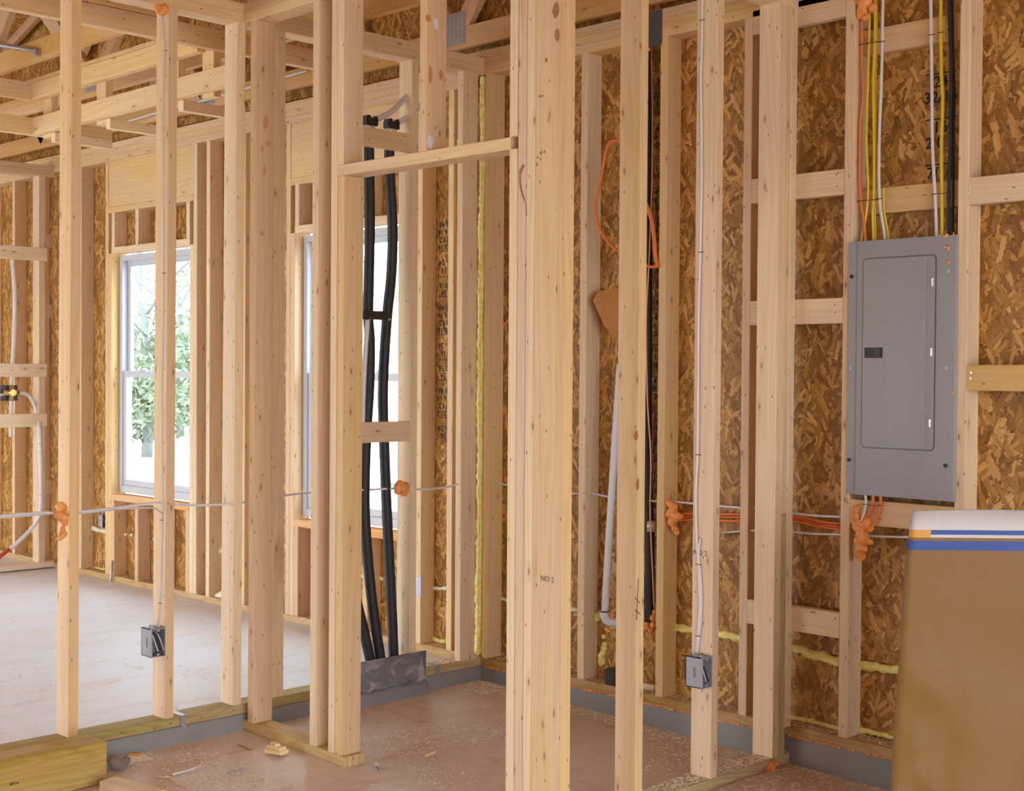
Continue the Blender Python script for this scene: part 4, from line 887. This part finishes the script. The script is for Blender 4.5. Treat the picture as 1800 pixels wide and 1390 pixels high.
# ---- kraft paper bag in the right corner
ZC = 3.9
def bag():
    base = CAM + _fh * ZC; r = empty('paper_bag', (base + _rh * 1.35) * 1, 'tall brown paper bag with white, blue and orange stripes along its top edge', 'paper bag')
    r.location.z = zf(r.location.y); WL[r.name] = Vector(r.location)
    z0, z1 = zf(-2.7), 1.35 - (898 - 655) / F_PX * ZC
    H = z1 - z0; bands = [0, .053, .0665, .075, .084, .111]
    zs_ = [z1 - b for b in bands] + list(np.linspace(z1 - .125, z0, 70)); zs_.append(z0); zs_ = sorted(set(zs_), reverse=True)
    us = [0, .02, .04, .06] + list(np.linspace(.08, .46, 34)); Wd = .46; D = .24
    ring = [(u, 0., 0) for u in us] + [(Wd, D * .5, 1), (Wd - .02, D, 1)] + [(u, D, 2) for u in np.linspace(.40, .04, 8)] + [(.0, D, 3), (.028, D * .5, 3)]
    bm = bmesh.new(); rows = []
    for z in zs_:
        t = (z1 - z) / H; row = []
        l0 = (1606 - 900) / F_PX * ZC - .012 * min(1, t * 8) - .055 * t ** 1.3
        for u, d, s in ring:
            k = 1 + .13 * t
            uu = l0 + u * k + d * (.30 if u < .2 else .1)
            nz_ = mnoise.noise(Vector((u * 5, z * 4.2, d * 9))) * .014 + mnoise.ridged_multi_fractal(Vector((u * 7, z * 4, 4)), 1, 2, 4, 1, 2) * .004 * (.5 + 1.4 * max(0, 1 - u / .25))
            fold = .016 * max(0, 1 - abs(z - (z0 + .27 - u * .5)) / .025) * max(0, 1 - u / .28) + .010 * max(0, 1 - abs(u - .075 - .02 * math.sin(z * 14)) / .012) * (1 if .28 < z - z0 < .46 else 0)
            dep = d * (.06 + .94 * min(1, t * 1.6) ** .7) + (nz_ - .03 * math.sin(math.pi * min(1, u / Wd)) * t - fold if d == 0 else nz_) * min(1, t * 6)
            p = base + _rh * uu + _fh * dep; row.append(bm.verts.new((p.x, p.y, z + (.004 * math.sin(u * 9) if t == 0 else 0))))
        rows.append(row)
    n = len(ring)
    for i, (a, b) in enumerate(zip(rows, rows[1:])):
        zc = z1 - (zs_[i] + zs_[i + 1]) / 2
        for k in range(n):
            j = (k + 1) % n; f = bm.faces.new((a[k], a[j], b[j], b[k])); f.smooth = True
            u = ring[k][0]; front = ring[k][2] == 0
            mi = 0
            if zc < .053: mi = 1
            elif zc < .0665: mi = 3 if (u < .06 and front) else 2
            elif zc < .075: mi = 3 if (u < .06 and front) else 1
            elif .084 < zc < .111: mi = 2
            f.material_index = mi
    bm.faces.new(rows[-1])
    o = bm_obj('bag', bm, r.location, [KRAFT, PWHITE, PBLUE, PORANGE], r); m = o.modifiers.new('th', 'SOLIDIFY'); m.thickness = .0012
    return r
bag()

# ---- stamps and marks on the lumber
text('NO 2', at(962, 1018, 'X', -1.2908), (0, -1, 0), (0, 0, 1), .024, plain('faded_ink', (.25, .17, .12), .8), PB)
text('NO 2', at(1231, 972, 'X', -.4898), (0, -1, 0), (0, 0, 1), .026, plain('faded_ink', (.25, .17, .12), .8), PB)
for (px, py), (qx, qy) in (((1116, 1050), (1125, 1060)), ((1117, 1072), (1126, 1080)), ((1122, 1015), (1119, 1090))):
    tube('pencil_mark', [at(px, py, 'Y', -1.6725), at(qx, qy, 'Y', -1.6725)], .0012, INK, PB, sides=5)

RESIN = plain('resin', (.36, .15, .05), .5)
for px, py, w_, h_ in ((977, 19, .014, .026), (980, 62, .012, .020), (951, 269, .006, .006), (957, 267, .004, .005), (945, 277, .004, .004), (950, 280, .003, .004), (944, 289, .004, .006), (960, 106, .006, .008), (951, 169, .012, .004)): stain(px, py, 'X', -1.2903, w_, h_, RESIN, PB)
tube('resin_run', [at(px, py, 'X', -1.2903) for px, py in ((921, 290), (915, 302), (914, 320), (918, 340), (924, 358), (926, 380))], .0028, RESIN, PC, radii=[.0055, .003, .0012], sides=6)
for px, py, w_, h_ in ((1118, 766, .010, .016), (1121, 850, .007, .020), (1116, 750, .004, .004)): stain(px, py, 'Y', -1.6724, w_, h_, RESIN, PB)
for px, py, w_, h_ in ((757, 130, .008, .03), (775, 133, .009, .018), (752, 32, .012, .012)): stain(px, py, 'Y', -1.0785, w_, h_, plain('rust_stain', (.55, .26, .09), .6), PC)
for px, py, w_, h_ in ((766, 42, .012, .022), (756, 250, .014, .026)): stain(px, py, 'Y', -1.0785, w_, h_, WHITEPAINT, PC, 'paint_dab')
for px, py in ((937, 547), (932, 533), (931, 580), (931, 599), (934, 613)): stain(px, py, 'X', -1.2903, .003, .003, GALV, PC, 'nail_head')
for px, py in ((1705, 332), (1704, 340), (1707, 655), (1706, 665)): stain(px, py, 'X', -.0003, .003, .003, STEEL, WR, 'nail_head')
for px, py in ((1470, 307), (1471, 327), (1467, 536), (1468, 549), (1468, 1087)): stain(px, py, 'X', -.0003, .0025, .0025, INK, WR, 'nail_head')
for px, py, w_, h_ in ((467, 215, .012, .03), (472, 252, .010, .012), (465, 300, .006, .02), (461, 262, .005, .014), (460, 410, .012, .010)): stain(px, py, 'Y', -.0785, w_, h_, plain('rust_stain', (.62, .34, .15), .6), PC)

# ---- trees and house seen through the windows
LEAF = plain('leaf', (.16, .20, .13), .6); BARK = plain('bark', (.22, .23, .24), .9)
def tree(px, dist, h, r, label, group=None):
    d = FWD + RGT * ((px - 900) / F_PX); d.z = 0; d.normalize(); p = CAM + d * dist; p.z = -.35
    o = empty('tree', p, label, 'tree', group)
    tube('trunk', [p, p + Vector((.1, .05, h * .35)), p + Vector((-.05, .1, h * .75))], .1, BARK, o, sides=8, radii=[.11, .09, .05])
    for k in range(4):
        a = k * 1.6; tube('branch', [p + Vector((0, 0, h * (.35 + .1 * k))), p + Vector((math.cos(a) * r * .4, math.sin(a) * r * .4, h * (.5 + .1 * k))), p + Vector((math.cos(a) * r * .8, math.sin(a) * r * .8, h * (.6 + .1 * k)))], .035, BARK, o, sides=6)
    V, Fc = [], []; rg = np.random.default_rng(int(px))
    cl = [(rg.normal(0, .42, 3) * np.array([r, r, h * .3])) for _ in range(22)]
    for i in range(5000):
        q = cl[i % 22] + rg.normal(0, .22 * r, 3); c = np.array([p.x, p.y, p.z + h * .36]) + q
        if c[2] < p.z + .3: c[2] = p.z + .3 + rg.random() * .3
        a, b = rg.normal(0, 1, 3), rg.normal(0, 1, 3); a *= .08 / np.linalg.norm(a); b *= .05 / np.linalg.norm(b); n = len(V)
        V.extend([tuple(c - a), tuple(c + b), tuple(c + a), tuple(c - b)]); Fc.append((n, n + 1, n + 2, n + 3))
    me = bpy.data.meshes.new('foliage'); me.from_pydata(V, [], Fc); f = link('foliage', me, p, LEAF, o); f['kind'] = 'stuff'
tree(258, 27, 4.2, 1.9, 'low pale green tree seen through the lower pane of the first window'); tree(316, 35, 5.0, 1.9, 'taller pale tree at the right side of the first window')
tree(245, 56, 11, 3, 'tall faint tree in the upper pane of the first window')
tree(590, 40, 7, 2.2, 'faint tree glimpsed at the left edge of the second window')
def house():
    d = FWD + RGT * ((690 - 900) / F_PX); d.z = 0; d.normalize(); p = CAM + d * 21; p.z = -.35
    o = empty('house', p, 'white sided house beyond the second window', 'house'); W_ = plain('white_siding', (.78, .78, .76), .6)
    for i in range(16):
        bm = bmesh.new(); add_box(bm, (p.x - .0 + .006 * (i % 2), p.y - 4.5, p.z + i * .18), (p.x + 5, p.y + 1.0, p.z + i * .18 + .172)); bm_obj('siding_course', bm, (p.x, p.y, p.z + i * .18), W_, o)
    bm = bmesh.new(); v = [bm.verts.new(q) for q in ((p.x - .4, p.y - 4.9, p.z + 2.85), (p.x - .4, p.y + 1.4, p.z + 2.85), (p.x + 5.4, p.y + 1.4, p.z + 2.85), (p.x + 5.4, p.y - 4.9, p.z + 2.85), (p.x + 2.5, p.y - 4.9, p.z + 4.4), (p.x + 2.5, p.y + 1.4, p.z + 4.4))]
    for q in ((0, 4, 5, 1), (3, 2, 5, 4), (0, 3, 4), (1, 5, 2), (0, 1, 2, 3)): bm.faces.new([v[i] for i in q])
    bm_obj('roof', bm, (p.x, p.y, p.z + 2.85), plain('roof_grey', (.45, .43, .42), .8), o)
house()
